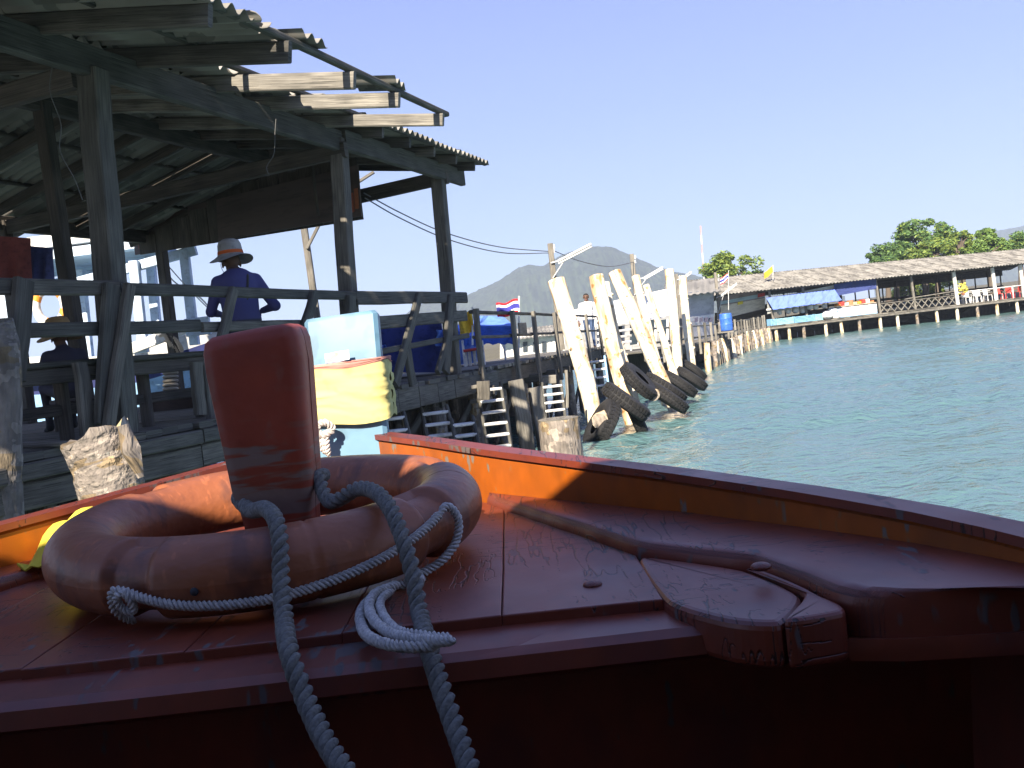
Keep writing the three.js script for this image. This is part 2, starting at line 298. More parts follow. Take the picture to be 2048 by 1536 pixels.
const bittT = tex(512, 512, (u, v) => {
  const p = fbm(u * 5, v * 5, 5, 5, 5, 81), y = v, k = .8 + .35 * p;
  const band = clamp((.66 - y) * 5) , s = clamp((fbm(u * 4, v * 26, 4, 4, 26, 83) - .56 + band * .14) * 10) * clamp(band * 3);
  const edge = clamp((fbm(u * 16, v * 16, 3, 16, 16, 87) - .66) * 9) * .25, q = Math.max(s, edge);
  return [lerp(.64 * k, .55, q), lerp(.33 * k, .54, q), lerp(.22 * k, .52, q)];
});
const bittM = MP(lin(.80, .52, .42), .55, { map: bittT, bumpMap: hullB, bumpScale: .004 });
const buoyT = tex(512, 512, (u, v) => { const p = fbm(u * 7, v * 7, 5, 7, 7, 91), d = clamp((fbm(u * 14, v * 5, 4, 14, 5, 93) - .56) * 6), sc = clamp((fbm(u * 50, v * 16, 3, 50, 16, 96) - .70) * 12) * .5, k = (.84 + .26 * p) * (1 - .12 * d) + sc * .25; return [.87 * k * (1 - .10 * d), .56 * k * (1 - .06 * d), .37 * k * (1 + .10 * d)]; });
const buoyB = tex(256, 256, (u, v) => fbm(u * 30, v * 30, 3, 30, 30, 95), false);
const buoyM = MP(lin(.40, .345, .33), .46, { map: buoyT, bumpMap: buoyB, bumpScale: .0012 });
const ropeT = tex(256, 64, (u, v) => { const k = .62 + .4 * fbm(u * 60, v * 12, 3, 60, 12, 97) ; return [k, k * .98, k * .93]; }); ropeT.repeat.set(8, 20);
const ropeM = M(lin(.24, .245, .235), .95, { map: ropeT }), whiteRope = M(lin(.70, .70, .72), .95, { map: ropeT });
const rubberB = tex(256, 256, (u, v) => fbm(u * 12, v * 12, 4, 12, 12, 99), false); rubberB.repeat.set(4, 4);
const rubberT = tex(256, 256, (u, v) => { const k = .25 + .35 * fbm(u * 8, v * 8, 5, 8, 8, 101); return [k, k, k * 1.02]; }); rubberT.repeat.set(2, 2);
const rubber = M(lin(.075, .076, .08), .75, { map: rubberT, bumpMap: rubberB, bumpScale: .01 });
const clothB = tex(256, 256, (u, v) => .5 + .25 * Math.sin(u * 700) * Math.sin(v * 700) + .25 * fbm(u * 6, v * 6, 3, 6, 6, 103), false);
const mottle = tex(512, 512, (u, v) => { const k = .80 + .30 * fbm(u * 6, v * 6, 5, 6, 6, 105) - .10 * clamp((fbm(u * 20, v * 20, 3, 20, 20, 107) - .6) * 8); return [k, k, k]; });
const P_ = (r, g, b, ro = .6) => M(lin(r, g, b), ro, { map: mottle });     // painted or plain surface with slight mottling
const cloth = (r, g, b) => M(lin(r, g, b), .95, { map: mottle, bumpMap: clothB, bumpScale: .001 });
const white = P_(.74, .74, .72), offwhite = P_(.66, .65, .60), navy = P_(.035, .045, .16), skyBlue = P_(.28, .48, .72), paleBlue = P_(.55, .68, .82), tarpBlue = cloth(.045, .13, .55), tarpLight = cloth(.12, .25, .72), greyMetal = M(lin(.45, .46, .47), .5), steel = M(lin(.5, .51, .52), .35, { metalness: .7 });
const black = M(lin(.03, .03, .03), .8), red = P_(.55, .05, .04), orange = P_(.8, .30, .03), yellow = cloth(.80, .62, .05), skin = M(lin(.30, .16, .10), .6);

// ---------------------------------------------------------------- sea, hills, shore
{
  const xs = [], zs = [];
  for (let x = -14; x <= 44; x += (x > -3 && x < 30) ? .14 : .5) xs.push(x);
  for (let d = 2; d <= 74; d += d < 40 ? lerp(.09, .2, d / 40) : .34) zs.push(d);
  let a = 44; while (a < 5200) { a = 44 + (a - 43) * 1.55; xs.push(a); xs.unshift(-a + 30); }
  a = 74; while (a < 6500) { a = 74 + (a - 73) * 1.4; zs.push(a); }
  for (const d of [-1, -6, -20, -80, -400]) zs.unshift(d);
  const pos = [], uv = [], idx = [], C = xs.length;
  const dirs = []; { const r = mulberry(5); for (let k = 0; k < 26; k++) { const th = 2.3 + (r() - .5) * 1.7, wl = .22 * Math.pow(9, r()), kk = 6.283 / wl; dirs.push([Math.cos(th) * kk, Math.sin(th) * kk, r() * 6.28, wl * .0075]); } }
  for (const d of zs) for (const x of xs) {
    let y = 0; if (d > 1 && d < 90 && x > -20 && x < 60) { const f = 1 - clamp((d - 60) / 30), g = .15 + 1.6 * fbm(x * .13 + 9, d * .17 + 4, 3); for (const w of dirs) y += Math.sin(w[0] * x + w[1] * d + w[2]) * w[3]; y = y * f * g + (fbm(x * 3.1, d * 3.1, 2) - .5) * .018 * f; }
    pos.push(x, y, -d); uv.push(x, d);
  }
  for (let j = 0; j < zs.length - 1; j++) for (let i = 0; i < C - 1; i++) { const A = j * C + i; idx.push(A, A + 1, A + C, A + 1, A + C + 1, A + C); }
  const g = build(pos, uv, idx); g.computeVertexNormals();
  const rip = tex(1024, 1024, (u, v) => fbm(u * 26, v * 40, 4, 26, 40, 111), false); rip.repeat.set(.22, .22);
  struct('sea', g, MP(lin(.088, .168, .168), .13, { ior: 1.33, bumpMap: rip, bumpScale: .05 }));
}
{
  // wooded hill across the water; silhouette read from the photograph, distance about 1.4 km
  const hillMat = M(lin(.050, .072, .040), 1, { map: tex(512, 512, (u, v) => { const k = .35 + .75 * fbm(u * 60, v * 60, 3, 60, 60, 121); return [k * 1.02, k, k * .9]; }) });
  const ridge = (prof, D0, D1, nm, sd) => {
    const rows = [], NX = 460, NY = 110;
    for (let j = 0; j <= NY; j++) {
      const r = [], t = j / NY;
      for (let i = 0; i <= NX; i++) {
        const px = lerp(prof[0][0], prof[prof.length - 1][0], i / NX), py = interp(prof, px), D = lerp(D0, D1, t);
        const top = P(px, py, (D0 + D1) / 2), dir = P(px, 700, D), H = Math.max(0, top.y);
        const prof2 = Math.sin(Math.min(1, t * 1.9) * Math.PI / 2) * (t > .53 ? 1 - (t - .53) * .9 : 1);
        const y = H * prof2 * (1 + .05 * (fbm(i * .03 + sd, t * 7, 4) - .5) * (t < .5 ? 1 : 0)) + (fbm(dir.x / 9 + sd, D / 9, 3) - .4) * 5 * clamp(H / 12);
        r.push(V(dir.x, y - 2, -D));
      }
      rows.push(r);
    }
    const g = sheet(rows); const p = g.attributes.position, uv = []; for (let i = 0; i < p.count; i++) uv.push(p.getX(i) / 160, (p.getZ(i) + p.getY(i) * 1.7) / 160); g.setAttribute('uv', new THREE.Float32BufferAttribute(uv, 2));
    struct(nm, g, hillMat);
  };
  ridge([[690, 722], [800, 640], [850, 606], [880, 600], [930, 597], [975, 575], [1010, 560], [1050, 534], [1075, 526], [1105, 528], [1140, 508], [1180, 494], [1215, 488], [1245, 492], [1285, 510], [1330, 530], [1380, 543], [1450, 556], [1560, 575], [1700, 590]], 1150, 1650, 'hill', 3);
  ridge([[1760, 560], [1860, 515], [1920, 490], [1960, 470], [1990, 463], [2030, 455], [2080, 448], [2200, 470], [2350, 520]], 1700, 2200, 'distant_hill', 60);
  const sh = sheet([[V(-30, .2, -88), V(26, .2, -84), V(60, .2, -90), V(140, .2, -110)], [V(-30, 1.4, -100), V(26, 1.3, -96), V(60, 1.6, -102), V(160, 1.5, -120)], [V(-60, 1.5, -260), V(40, 2.5, -260), V(140, 3, -260), V(320, 2, -260)]]);
  struct('shore', sh, M(lin(.11, .10, .06), 1, { map: mottle }));
}

// ---------------------------------------------------------------- the boat the picture is taken from
const BX = -.445, BD = 2.6;                                        // stem position
const halfW = t => interp([[0, .10], [.2, .245], [.45, .41], [.67, .57], [.9, .735], [1.13, .885], [1.34, 1.0], [1.7, 1.13], [2.2, 1.22], [3, 1.28], [5, 1.22], [7, .9]], t);
const gunY = t => 1.735 - .06 * Math.min(t, 2.6) + .004 * Math.max(0, t - 2.6);
const boat = thing('fishing_boat', 'orange wooden boat with pale blue prow seen from under its own canopy', 'boat', V(BX, 0, -BD));
{
  const ts = []; for (let t = 0; t <= 7.001; t += t < 2 ? .1 : .5) ts.push(t);
  for (const sd of [-1, 1]) {
    const at = (t, off, y) => V(BX + sd * (halfW(t) + off), y, -(BD - t));
    // bulwark: inner face, cap, outer face
    const prof = [[-.026, 0], [-.026, 1], [-.020, 2], [.004, 2], [.010, 1], [.010, 0]];
    const rows = prof.map(([o, k]) => ts.map(t => at(t, o, k === 0 ? 1.575 : k === 1 ? gunY(t) - .006 : gunY(t))));
    part('bulwark', planar(toCreasedNormals(sheet(rows), .5)), hullPaint, boat);
    const cap = [[-.034, .001], [-.034, .014], [.020, .014], [.020, .001]].map(([o, y]) => ts.map(t => at(t, o, gunY(t) + y)));
    cap.push(cap[0]);
    part('gunwale_cap', planar(toCreasedNormals(sheet(cap), .5)), deckPaint, boat, 'worn cap rail with scraped paint');
    const hull = [[.012, 1.60, 0], [.012, 1.2, .06], [.01, .7, .22], [0, .2, .42], [0, -.35, .7]].map(([o, y, f]) => ts.map(t => V(BX + sd * (halfW(t) + o) * (1 - f * (t < 2.2 ? 1 - t * .28 : .38)), y, -(BD - t + f * .25 * Math.max(0, 1 - t)))));
    part('hull_side', planar(sheet(hull)), hullPaint, boat);
    const inner = [[-.03, 1.56], [-.05, 1.2], [-.25, .8]].map(([o, y]) => ts.slice(8).map(t => at(t, o, y)));
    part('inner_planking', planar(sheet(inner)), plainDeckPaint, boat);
  }
  // centre of the foredeck: boards running fore and aft, at a lower level than the side decks
  const rightEdge = x => x > .165 ? 0 : x > -.09 ? 1.5 + (.165 - x) / .255 * .7 : Math.min(2.5, 2.2 + (-.09 - x) / .12 * .32);
  const hullD = x => { let t = .02; while (halfW(t) - .03 < Math.abs(x - BX)) t += .01; return BD - t; };
  const farEdge = x => Math.min(rightEdge(x), rightEdge(2 * BX - x), hullD(x));
  const xs = [-1.05, -.86, -.66, -.45, -.25, -.045, .160];
  for (let i = 0; i < xs.length - 1; i++) {
    const a = xs[i] + .0004, b = xs[i + 1] - .0004, poly = [[a, 1.262 + rr(-.004, .004)], [b, 1.262 + rr(-.004, .004)]];
    for (let k = 0; k <= 5; k++) { const x = lerp(b, a, k / 5); poly.push([x, farEdge(x) + .004]); }
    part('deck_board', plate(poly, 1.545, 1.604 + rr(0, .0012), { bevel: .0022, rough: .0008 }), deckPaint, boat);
  }
  // side decks
  for (const sd of [1, -1]) {
    const m = x => BX + sd * (x - BX);
    const inn = [[-.083, 2.163], [.165, 1.505], [.30, 1.345], [.352, 1.135], [.40, 1.10], [.47, 1.088], [.56, 1.075], [.63, .985], [.67, .82], [.69, .5], [.70, -.2], [.69, -1.9]];
    const seg = [0]; for (let i = 1; i < inn.length; i++) seg.push(seg[i - 1] + Math.hypot(inn[i][0] - inn[i - 1][0], inn[i][1] - inn[i - 1][1]));
    const N = 120, rows = [[], [], [], [], [], [], []];
    for (let k = 0; k <= N; k++) {
      const L = seg[seg.length - 1] * Math.pow(k / N, 1.5), ix = interp(inn.map((q, i) => [seg[i], q[0]]), L), id = interp(inn.map((q, i) => [seg[i], q[1]]), L), w1 = (fbm(ix * 23 + 40, id * 23 + 40, 3) - .5) * .006;
      const t = lerp(.437, 4.5, L / seg[seg.length - 1]), ox = BX + halfW(t) - .027, od = BD - t, q = (f, y) => { const x = lerp(ix + w1, ox, f), d = lerp(id + w1, od, f); return V(m(x), y + .0025 * (fbm(x * 9 + 30, d * 9 + 30, 2) - .5), -d); }, W0 = Math.hypot(ox - ix, od - id) + .001, e = z => Math.min(.6, z / W0);
      rows[0].push(q(0, 1.572)); rows[1].push(q(0, 1.606)); rows[2].push(q(e(.003), 1.617)); rows[3].push(q(e(.010), 1.6245)); rows[4].push(q(e(.024), 1.628)); rows[5].push(q(.7, 1.629)); rows[6].push(q(1, 1.628));
    }
    part('side_deck', planar(sheet(rows)), deckPaint, boat);
    // knee where side deck and deck beam meet, split along the grain
    const k1 = [[.1625, 1.495], [.285, 1.352], [.318, 1.20], [.268, 1.105], [.215, 1.135], [.1625, 1.24]], k2 = [[.289, 1.348], [.345, 1.15], [.338, 1.108], [.272, 1.102], [.322, 1.20]];
    for (const k of [k1, k2]) { const q = k.map(([x, d]) => [m(x), d]); if (sd < 0) q.reverse(); part('knee', plate(q, 1.552, k === k1 ? 1.607 : 1.610, { bevel: k === k1 ? .010 : .007, seg: 3, smooth: 1 }), deckPaint, boat); }
    const face = [[.345, 1.115], [.40, 1.095], [.56, 1.070], [.63, .98], [.67, .82], [.69, .5], [.70, -.2], [.69, -1.9]].map(([x, d]) => [m(x), d]);
    const crow = [1.575, 1.565, 1.55].map((y, j) => face.map(([x, d]) => V(x + sd * (j === 1 ? -.006 : 0), y, -d)));
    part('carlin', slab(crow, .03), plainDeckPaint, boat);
  }
  // stepped beam along the aft edge of the foredeck
  const beam = [[1.275, 1.590], [1.185, 1.586], [1.172, 1.578], [1.168, 1.556], [1.185, 1.546], [1.30, 1.545]], bx = []; for (let i = 0; i <= 16; i++) bx.push(lerp(-1.16, .235, i / 16));
  part('deck_beam', planar(toCreasedNormals(sheet(beam.map(([d, y]) => bx.map(x => V(x, y + .003 * fbm(x * 4 + d * 9, d * 7, 2), -d)))), .5)), plainDeckPaint, boat);
  part('bulkhead', box(-1.6, .72, .6, 1.546, -1.262, -1.232), plainDeckPaint, boat);
  part('sole', box(-1.62, .72, .70, .74, -1.23, 4), deckPaint, boat);
  part('transom', box(BX - .9, BX + .9, .3, 1.7, 4.3, 4.36), hullPaint, boat);
  // bolt heads
  for (const [px, py] of [[1185, 1169], [1522, 1133]]) { const c = PY(px, py, px > 1300 ? 1.628 : 1.605); part('bolt_head', new THREE.SphereGeometry(.0135, 14, 8).scale(1, .42, 1).translate(c.x, c.y, c.z), deckPaint, boat); }
  // mooring bitt: squared post, waisted where ropes have worn it, rounded top edges
  const rows = [], prof = [[1.59, .052, .05], [1.64, .052, .05], [1.70, .056, .052], [1.735, .060, .055], [1.75, .066, .057], [1.80, .0685, .060], [1.88, .073, .062], [1.955, .0785, .064], [1.992, .0780, .064], [2.008, .074, .061], [2.016, .064, .052], [2.019, .03, .025], [2.0195, .0004, .0004]];
  for (const [y, w, dp] of prof) { const r = []; for (let k = 0; k <= 40; k++) { const a = k / 40 * Math.PI * 2, c = Math.cos(a), s = Math.sin(a), q = Math.pow(Math.pow(Math.abs(c), 9) + Math.pow(Math.abs(s), 9), -1 / 9), n = 1 + (fbm(k * .35, y * 14, 3) - .5) * .05; r.push(V(-.402 - (y - 1.6) * .02 + c * q * w * n, y + (c * q * w / .078 * .006 - .004) * clamp((y - 1.75) * 5), -(1.665 + s * q * dp * n))); } rows.push(r); }
  const bg = sheet(rows); { const p = bg.attributes.position, uv = []; for (let i = 0; i < p.count; i++) uv.push((p.getX(i) + p.getZ(i) * .8) * 2.2, (p.getY(i) - 1.59) / .43); bg.setAttribute('uv', new THREE.Float32BufferAttribute(uv, 2)); }
  part('bitt', bg, bittM, boat, 'dark red mooring post with paint worn off in bands');
  // prow
  const pb = [], prow = (y, o) => { const k = (y - 1.55) / .5, x = BX + .012 + .012 * k, d = BD + .03 + .02 * k, w = .094 + .002 * k; return [V(x - w, y - .002 * o, -(d - .055)), V(x + w, y + .004 * o, -(d - .055)), V(x + w * .86, y + .004 * o, -(d + .10)), V(x - w * .86, y - .002 * o, -(d + .10))]; };
  for (const [y, o, s] of [[.9, 0, .9], [1.45, 0, 1], [1.7, 0, 1], [1.9, 0, 1], [2.055, 1, 1], [2.064, 1, .93]]) { const q = prow(y, o), c = q[0].clone().add(q[2]).multiplyScalar(.5), r = []; for (let k = 0; k <= 4; k++) { const a = q[k % 4], b = q[(k + 1) % 4]; for (const f of k < 4 ? [.06, .5, .94] : [.06]) r.push(c.clone().lerp(a.clone().lerp(b, f), s)); } pb.push(r); }
  const cen = pb[5].reduce((a, b) => a.clone().add(b)).multiplyScalar(1 / 13); pb.push(pb[5].map(() => cen));
  part('prow', planar(toCreasedNormals(sheet(pb), .6)), M(lin(.115, .235, .335), .55, { map: mottle, bumpMap: hullB, bumpScale: .003 }), boat, 'pale blue painted prow post');
  // canopy over the boat (its front edge shades the deck)
  const cz = []; for (let j = 0; j <= 6; j++) { const r = []; for (let i = 0; i <= 10; i++) { const u = i / 10; r.push(V(lerp(-2.0, 1.1, u), 2.74 + .10 * (1 - (2 * u - 1) ** 2), lerp(-.21, 4.2, j / 6))); } cz.push(r); }
  part('canopy', slab(cz, .03), P_(.22, .24, .27), boat);
  part('added_shade_roll', log([V(-.945, 2.865, -.205), V(-.80, 2.885, -.21), V(-.715, 2.865, -.205)], [.07, .09, .07], { n: 10, m: 14, amp: .05 }), cloth(.05, .07, .12), boat);  // unseen roll added on the canopy edge to shade the bitt and ring
  for (const [x, y0] of [[-2.0, 1.75], [1.1, 1.75]]) { const rows = []; for (let j = 0; j <= 8; j++) { const r = []; for (let i = 0; i <= 40; i++) { const u = i / 40, v = j / 8; r.push(V(x + .03 * Math.sin(u * 70 + v) * v, lerp(2.73, y0, v), lerp(-.1, 4.2, u))); } rows.push(r); } part('added_side_curtain', slab(rows, .006), cloth(.05, .07, .12), boat); }  // unseen curtains added to keep skylight off the boat interior
  { const rows = []; for (let j = 0; j <= 4; j++) { const r = []; for (let i = 0; i <= 30; i++) { const u = i / 30, v = j / 4; r.push(V(lerp(-1.98, 1.08, u), lerp(2.73, 1.4, v), 4.15 + .03 * Math.sin(u * 60 + v) * v)); } rows.push(r); } part('added_rear_curtain', slab(rows, .006), cloth(.05, .07, .12), boat); }  // unseen end curtain added to darken the cockpit from behind
  for (const x of [-1.62, .74]) for (const z of [-.1, 1.6, 3.9]) part('canopy_post', bar(V(x, 1.6, z), V(x, 2.76, z), .06, .06), white, boat);
}
// cloth bands and knot on the prow
{
  const band = (y0, y1, ex, wr, seed, skew) => {
    const rows = [], c0 = BX + .020, d0 = BD + .058, N = 48;
    for (let j = 0; j <= 22; j++) {
      const v = j / 22, r = [];
      for (let k = 0; k <= N; k++) {
        const a = k / N * Math.PI * 2, c = Math.cos(a), s = Math.sin(a), q = Math.pow(Math.pow(Math.abs(c), 8) + Math.pow(Math.abs(s), 8), -1 / 8);
        const fr = Math.pow(Math.abs(2 * fbm(a * .55 + seed, v * 7 + .5 * Math.sin(a + seed), 3) - 1), .7), f = wr * (1.1 - 2.2 * clamp(1 - fr * 2.4)) * Math.sin(Math.PI * clamp(v, .04, .96));
        r.push(V(c0 + c * q * (.097 + ex + f), lerp(y0, y1, v) + c * skew + (v < .5 ? .006 * Math.sin(a * 3 + seed) : 0), -(d0 + s * q * (.084 + ex + f))));
      }
      rows.push(r);
    }
    return sheet(rows);
  };
  solo('cloth_wrap', band(1.785, 1.935, .010, .0034, 2, .003), cloth(.56, .52, .20), 'yellow cloth wound in folds around the pale blue prow', 'cloth');
  solo('cloth_wrap', band(1.931, 1.944, .011, .002, 9, .003), cloth(.50, .24, .20), 'narrow pink red ribbon above the yellow cloth on the prow', 'cloth');
  const z = -(BD + .03 - .075), pc = quadSlab(V(BX - .02, 1.968, z), V(BX + .042, 1.972, z), V(BX - .02, 1.945, z - .003), V(BX + .042, 1.948, z - .003), .002, 6, 4, (u, v) => V(0, 0, .004 * Math.sin(u * 5 + v * 3)));
  solo('paper_slip', pc, white, 'white paper slip tucked into the ribbon on the prow', 'paper');
  const k = thing('rope_knot', 'frayed white rope knot hanging below the yellow cloth', 'rope', V(BX - .04, 1.72, z + .01));
  const kx = BX - .045, kp = (x, y, o) => V(kx + x, y, z + .012 + o);
  part('knot', mergeGeometries([rope([kp(-.02, 1.776, 0), kp(-.012, 1.793, .012), kp(.012, 1.796, .014), kp(.024, 1.778, .004), kp(.006, 1.766, .016), kp(-.014, 1.778, .018), kp(.0, 1.79, .02)], .010, .03, { fray: .25 })]), whiteRope, k);
  part('tail', mergeGeometries([0, 1, 2].map(i => rope([kp(-.002 + i * .004, 1.772, .008), kp(-.004 + i * .006, 1.745, .012), kp(-.001 + i * .005, 1.716 - i * .004, .007)], .0085, .028, { fray: .35 }))), whiteRope, k);
}
// life ring lying over the bitt
const ringC = V(-.435, 1.684, -1.715), ringTilt = .055;
const onRing = (a, b, k = 1) => { const R = .303, r = .059 * k, q = Math.cos(b), s = Math.sin(b); return V(Math.cos(a) * (R + r * q), s * r * .98, -Math.sin(a) * (R + r * q)).applyAxisAngle(V(1, 0, 0), ringTilt).add(ringC); };   // a: 0 right, 90 deg far; b: 0 outside, 90 deg top
{
  const buoy = thing('lifebuoy', 'faded orange lifebuoy lying around the dark red mooring post', 'lifebuoy', V(ringC.x, ringC.y - .07, ringC.z));
  const rows = [], N = 360, m = 40, marks = [249, 329, 25, 150].map(d => d * Math.PI / 180);
  for (let i = 0; i <= N; i++) { const a = i / N * Math.PI * 2, r = []; let dent = 0; for (const mk of marks) { let d = Math.abs(a - mk); d = Math.min(d, 6.2832 - d); dent += .20 * clamp(1 - (Math.max(0, d - .085)) / .03) ; } const seam = Math.min(...[293, 113].map(q => Math.abs(a - q * Math.PI / 180))) < .012 ? -.035 : 0; for (let j = 0; j <= m; j++) { const b = j / m * Math.PI * 2, q = Math.cos(b) > -.2 ? 1 : 0; r.push(onRing(a, b, 1 - dent * q * 1.1 + seam + .01 * (fbm(a * 3, Math.sin(b) * 2 + 5, 3) - .5))); } rows.push(r); }
  const g = sheet(rows); { const uv = []; for (let i = 0; i <= N; i++) for (let j = 0; j <= m; j++) uv.push(i / N * 4, j / m); g.setAttribute('uv', new THREE.Float32BufferAttribute(uv, 2)); }
  part('ring', g, buoyM, buoy);
  const hole = onRing(266 * Math.PI / 180, -.1); part('drain_plug', new THREE.SphereGeometry(.006, 10, 8).translate(hole.x, hole.y, hole.z), black, buoy);
  const A = onRing(218 * Math.PI / 180, -.05, 1.06), B = onRing(322 * Math.PI / 180, .30, 1.08);
  const p = (x, y, D) => P(x, y, D);
  const gl = [[250, .02], [254, -.12], [260, -.30], [267, -.42], [275, -.48], [284, -.46], [294, -.34], [304, -.16], [314, .06], [322, .28], [328, .46]].map(([a, b]) => onRing(a * Math.PI / 180, b, 1.115));
  part('grab_line', rope([onRing(248 * Math.PI / 180, -.95, 1.13), onRing(246.5 * Math.PI / 180, -.4, 1.15), onRing(247.5 * Math.PI / 180, .02, 1.16), ...gl], .0072, .021, { seg: 9, fray: .12 }), whiteRope, buoy);
  part('grab_line', rope([onRing(251 * Math.PI / 180, .05, 1.2), onRing(248.5 * Math.PI / 180, -.1, 1.2), onRing(249 * Math.PI / 180, -.35, 1.18), onRing(251.5 * Math.PI / 180, -.4, 1.16), onRing(251.5 * Math.PI / 180, -.1, 1.18), onRing(249.5 * Math.PI / 180, .1, 1.12)], .0062, .02, { seg: 9, fray: .15 }), whiteRope, buoy);
  const dk = (x, y, h = .008) => PY(x, y, 1.605 + h);
  part('grab_line', rope([onRing(327 * Math.PI / 180, .45, 1.12), onRing(330 * Math.PI / 180, .52, 1.2), onRing(332 * Math.PI / 180, .2, 1.2), onRing(331 * Math.PI / 180, -.25, 1.2), onRing(327 * Math.PI / 180, -.65, 1.22), onRing(321 * Math.PI / 180, -1.0, 1.2), dk(838, 1162, .012), dk(790, 1172), dk(750, 1192), dk(725, 1218), dk(722, 1248), dk(745, 1278, .012), dk(800, 1293, .012), dk(880, 1293, .010)], .0070, .021, { seg: 9, fray: .2 }), whiteRope, buoy);
  part('grab_line', rope([dk(800, 1168, .016), dk(752, 1186, .018), dk(738, 1212, .016), dk(752, 1245, .014), dk(790, 1270, .014), dk(850, 1280, .016), dk(912, 1282, .02)], .0068, .021, { seg: 9, fray: .3 }), whiteRope, buoy, 'frayed loose end of the grab line');
  part('grab_line', rope([dk(786, 1178, .012), dk(762, 1200, .012), dk(768, 1232, .012), dk(800, 1262, .012), dk(860, 1272, .01), dk(905, 1276, .01)], .006, .02, { seg: 9, fray: .3 }), whiteRope, buoy);
}
// mooring line round the bitt, both ends hanging over the deck beam
{
  const p = (x, y, D) => P(x, y, D);
  const loop = []; for (let k = 0; k <= 20; k++) { const a = Math.PI * (1.05 - 1.1 * k / 20) ; const c = Math.cos(a), s = Math.sin(a), q = Math.pow(Math.pow(Math.abs(c), 5) + Math.pow(Math.abs(s), 5), -.2); loop.push(V(-.403 + c * q * .068, 1.742 + .02 * (k / 20), -(1.665 + s * q * .066))); }
  const left = [p(702, 1560, .98), p(655, 1490, 1.04), p(612, 1400, 1.115), p(580, 1310, 1.165), p(568, 1235, 1.27), p(562, 1150, 1.335), p(560, 1085, 1.365), p(553, 1045, 1.395), p(532, 1018, 1.47), p(500, 1020, 1.575)];
  const right = [p(660, 1003, 1.60), p(715, 978, 1.545), p(752, 985, 1.49), p(782, 1020, 1.43), p(808, 1085, 1.375), p(826, 1150, 1.345), p(838, 1220, 1.31), p(856, 1290, 1.20), p(880, 1370, 1.13), p(908, 1450, 1.08), p(950, 1570, 1.0)];
  solo('mooring_rope', rope([...left, ...loop, ...right], .0118, .05, { seg: 14, m: 9, fray: .06 }), ropeM, 'thick grey mooring rope looped round the dark red post', 'rope');
}
{ // yellow rag behind the lifebuoy
  const c = P(165, 1010, 1.95), rows = []; for (let j = 0; j <= 10; j++) { const r = []; for (let i = 0; i <= 16; i++) { const u = i / 16, v = j / 10; r.push(V(c.x - .09 + u * .2, 1.635 + .07 * Math.sin(Math.PI * u) ** .7 * Math.sin(Math.PI * clamp(v, .03, .97)) + .06 * (fbm(u * 7, v * 6, 4) - .4), c.z - .10 + v * .2)); } rows.push(r); }
  solo('rag', slab(rows, .004), yellow, 'bright yellow rag crumpled on deck behind the lifebuoy', 'rag');
}

// ---------------------------------------------------------------- shed pier: deck, railing, open shed
const SH = line(-3.05, 7.8, -3.05 + .338 * 10, 17.8);
const S = (s, o, y) => LP(SH, s, o, y);
const sx = (x, y, o = 0) => PL(x, y, SH, o);
const DECK = 1.56;
const pier = thing('timber_pier', 'weathered timber pier deck carrying the open shed', 'pier', S(1, -2.5, 0));
{
  for (let s = -5.6; s < 8.3; s += .215) part('deck_plank', bar(S(s, -5.2, DECK - .03), S(s, rr(.10, .17), DECK - .03), .205, .055, { up: V(0, 1, 0), jit: .004 }), wood(), pier);
  part('edge_beam', bar(S(-5.7, -.02, 1.40), S(8.25, -.02, 1.40), .12, .20, { n: 12, jit: .006 }), woods[3], pier);
  for (let s = 2.9; s < 8.2; s += .62) part('fascia_board', bar(S(s, .12, 1.37), S(s + .605, .12, 1.37), .05, .27 + rr(-.01, .015), { jit: .006 }), wood(), pier);
  for (let s = -5.5; s < 2.8; s += 2.1) { part('fascia_board', bar(S(s, .14, 1.435), S(s + 2.08, .14, 1.435 + rr(-.01, .01)), .05, .12, { n: 4, jit: .004 }), wood(), pier); part('fascia_board', bar(S(s, .10, 1.27), S(s + 2.08, .10, 1.27), .05, .19, { n: 4, jit: .005 }), woods[2], pier); }
  for (let s = -5.5; s < 8.1; s += .62) part('added_rear_screen', bar(S(s + .3, -5.1, -.1), S(s + .3, -5.1, 1.3), .60, .04, { up: S(0, 1, 0).sub(S(0, 0, 0)) }), darkWood, pier);  // screen added at the back to block bright water seen under the deck
  for (const o of [-1.7, -3.4, -4.95]) part('stringer', bar(S(-5.6, o, 1.40), S(8.2, o, 1.40), .13, .2, { n: 8, jit: .005 }), woods[3], pier);
  for (let s = -5.2; s <= 8.3; s += 1.93) for (const o of [-.05, -1.75, -3.45, -5.05]) {
    const a = S(s + rr(-.1, .1), o + rr(-.1, .1), -1.2), b = S(s, o, 1.30);
    part('pile', log([a, a.clone().lerp(b, .5).add(V(rr(-.03, .03), 0, rr(-.03, .03))), b], [.13, .11, .10], { n: 10, m: 10, amp: .08 }), rnd() < .5 ? woods[3] : barkGrey, pier);
  }
  for (let s = -5.2; s <= 7; s += 1.93) { part('cross_brace', bar(S(s, -.2, .25), S(s + 1.93, -.2, 1.2), .05, .12, { n: 3, jit: .006 }), wood(), pier); part('cap_beam', bar(S(s, .05, 1.22), S(s, -5.2, 1.22), .14, .16, { n: 3, jit: .004 }), woods[3], pier); }
}
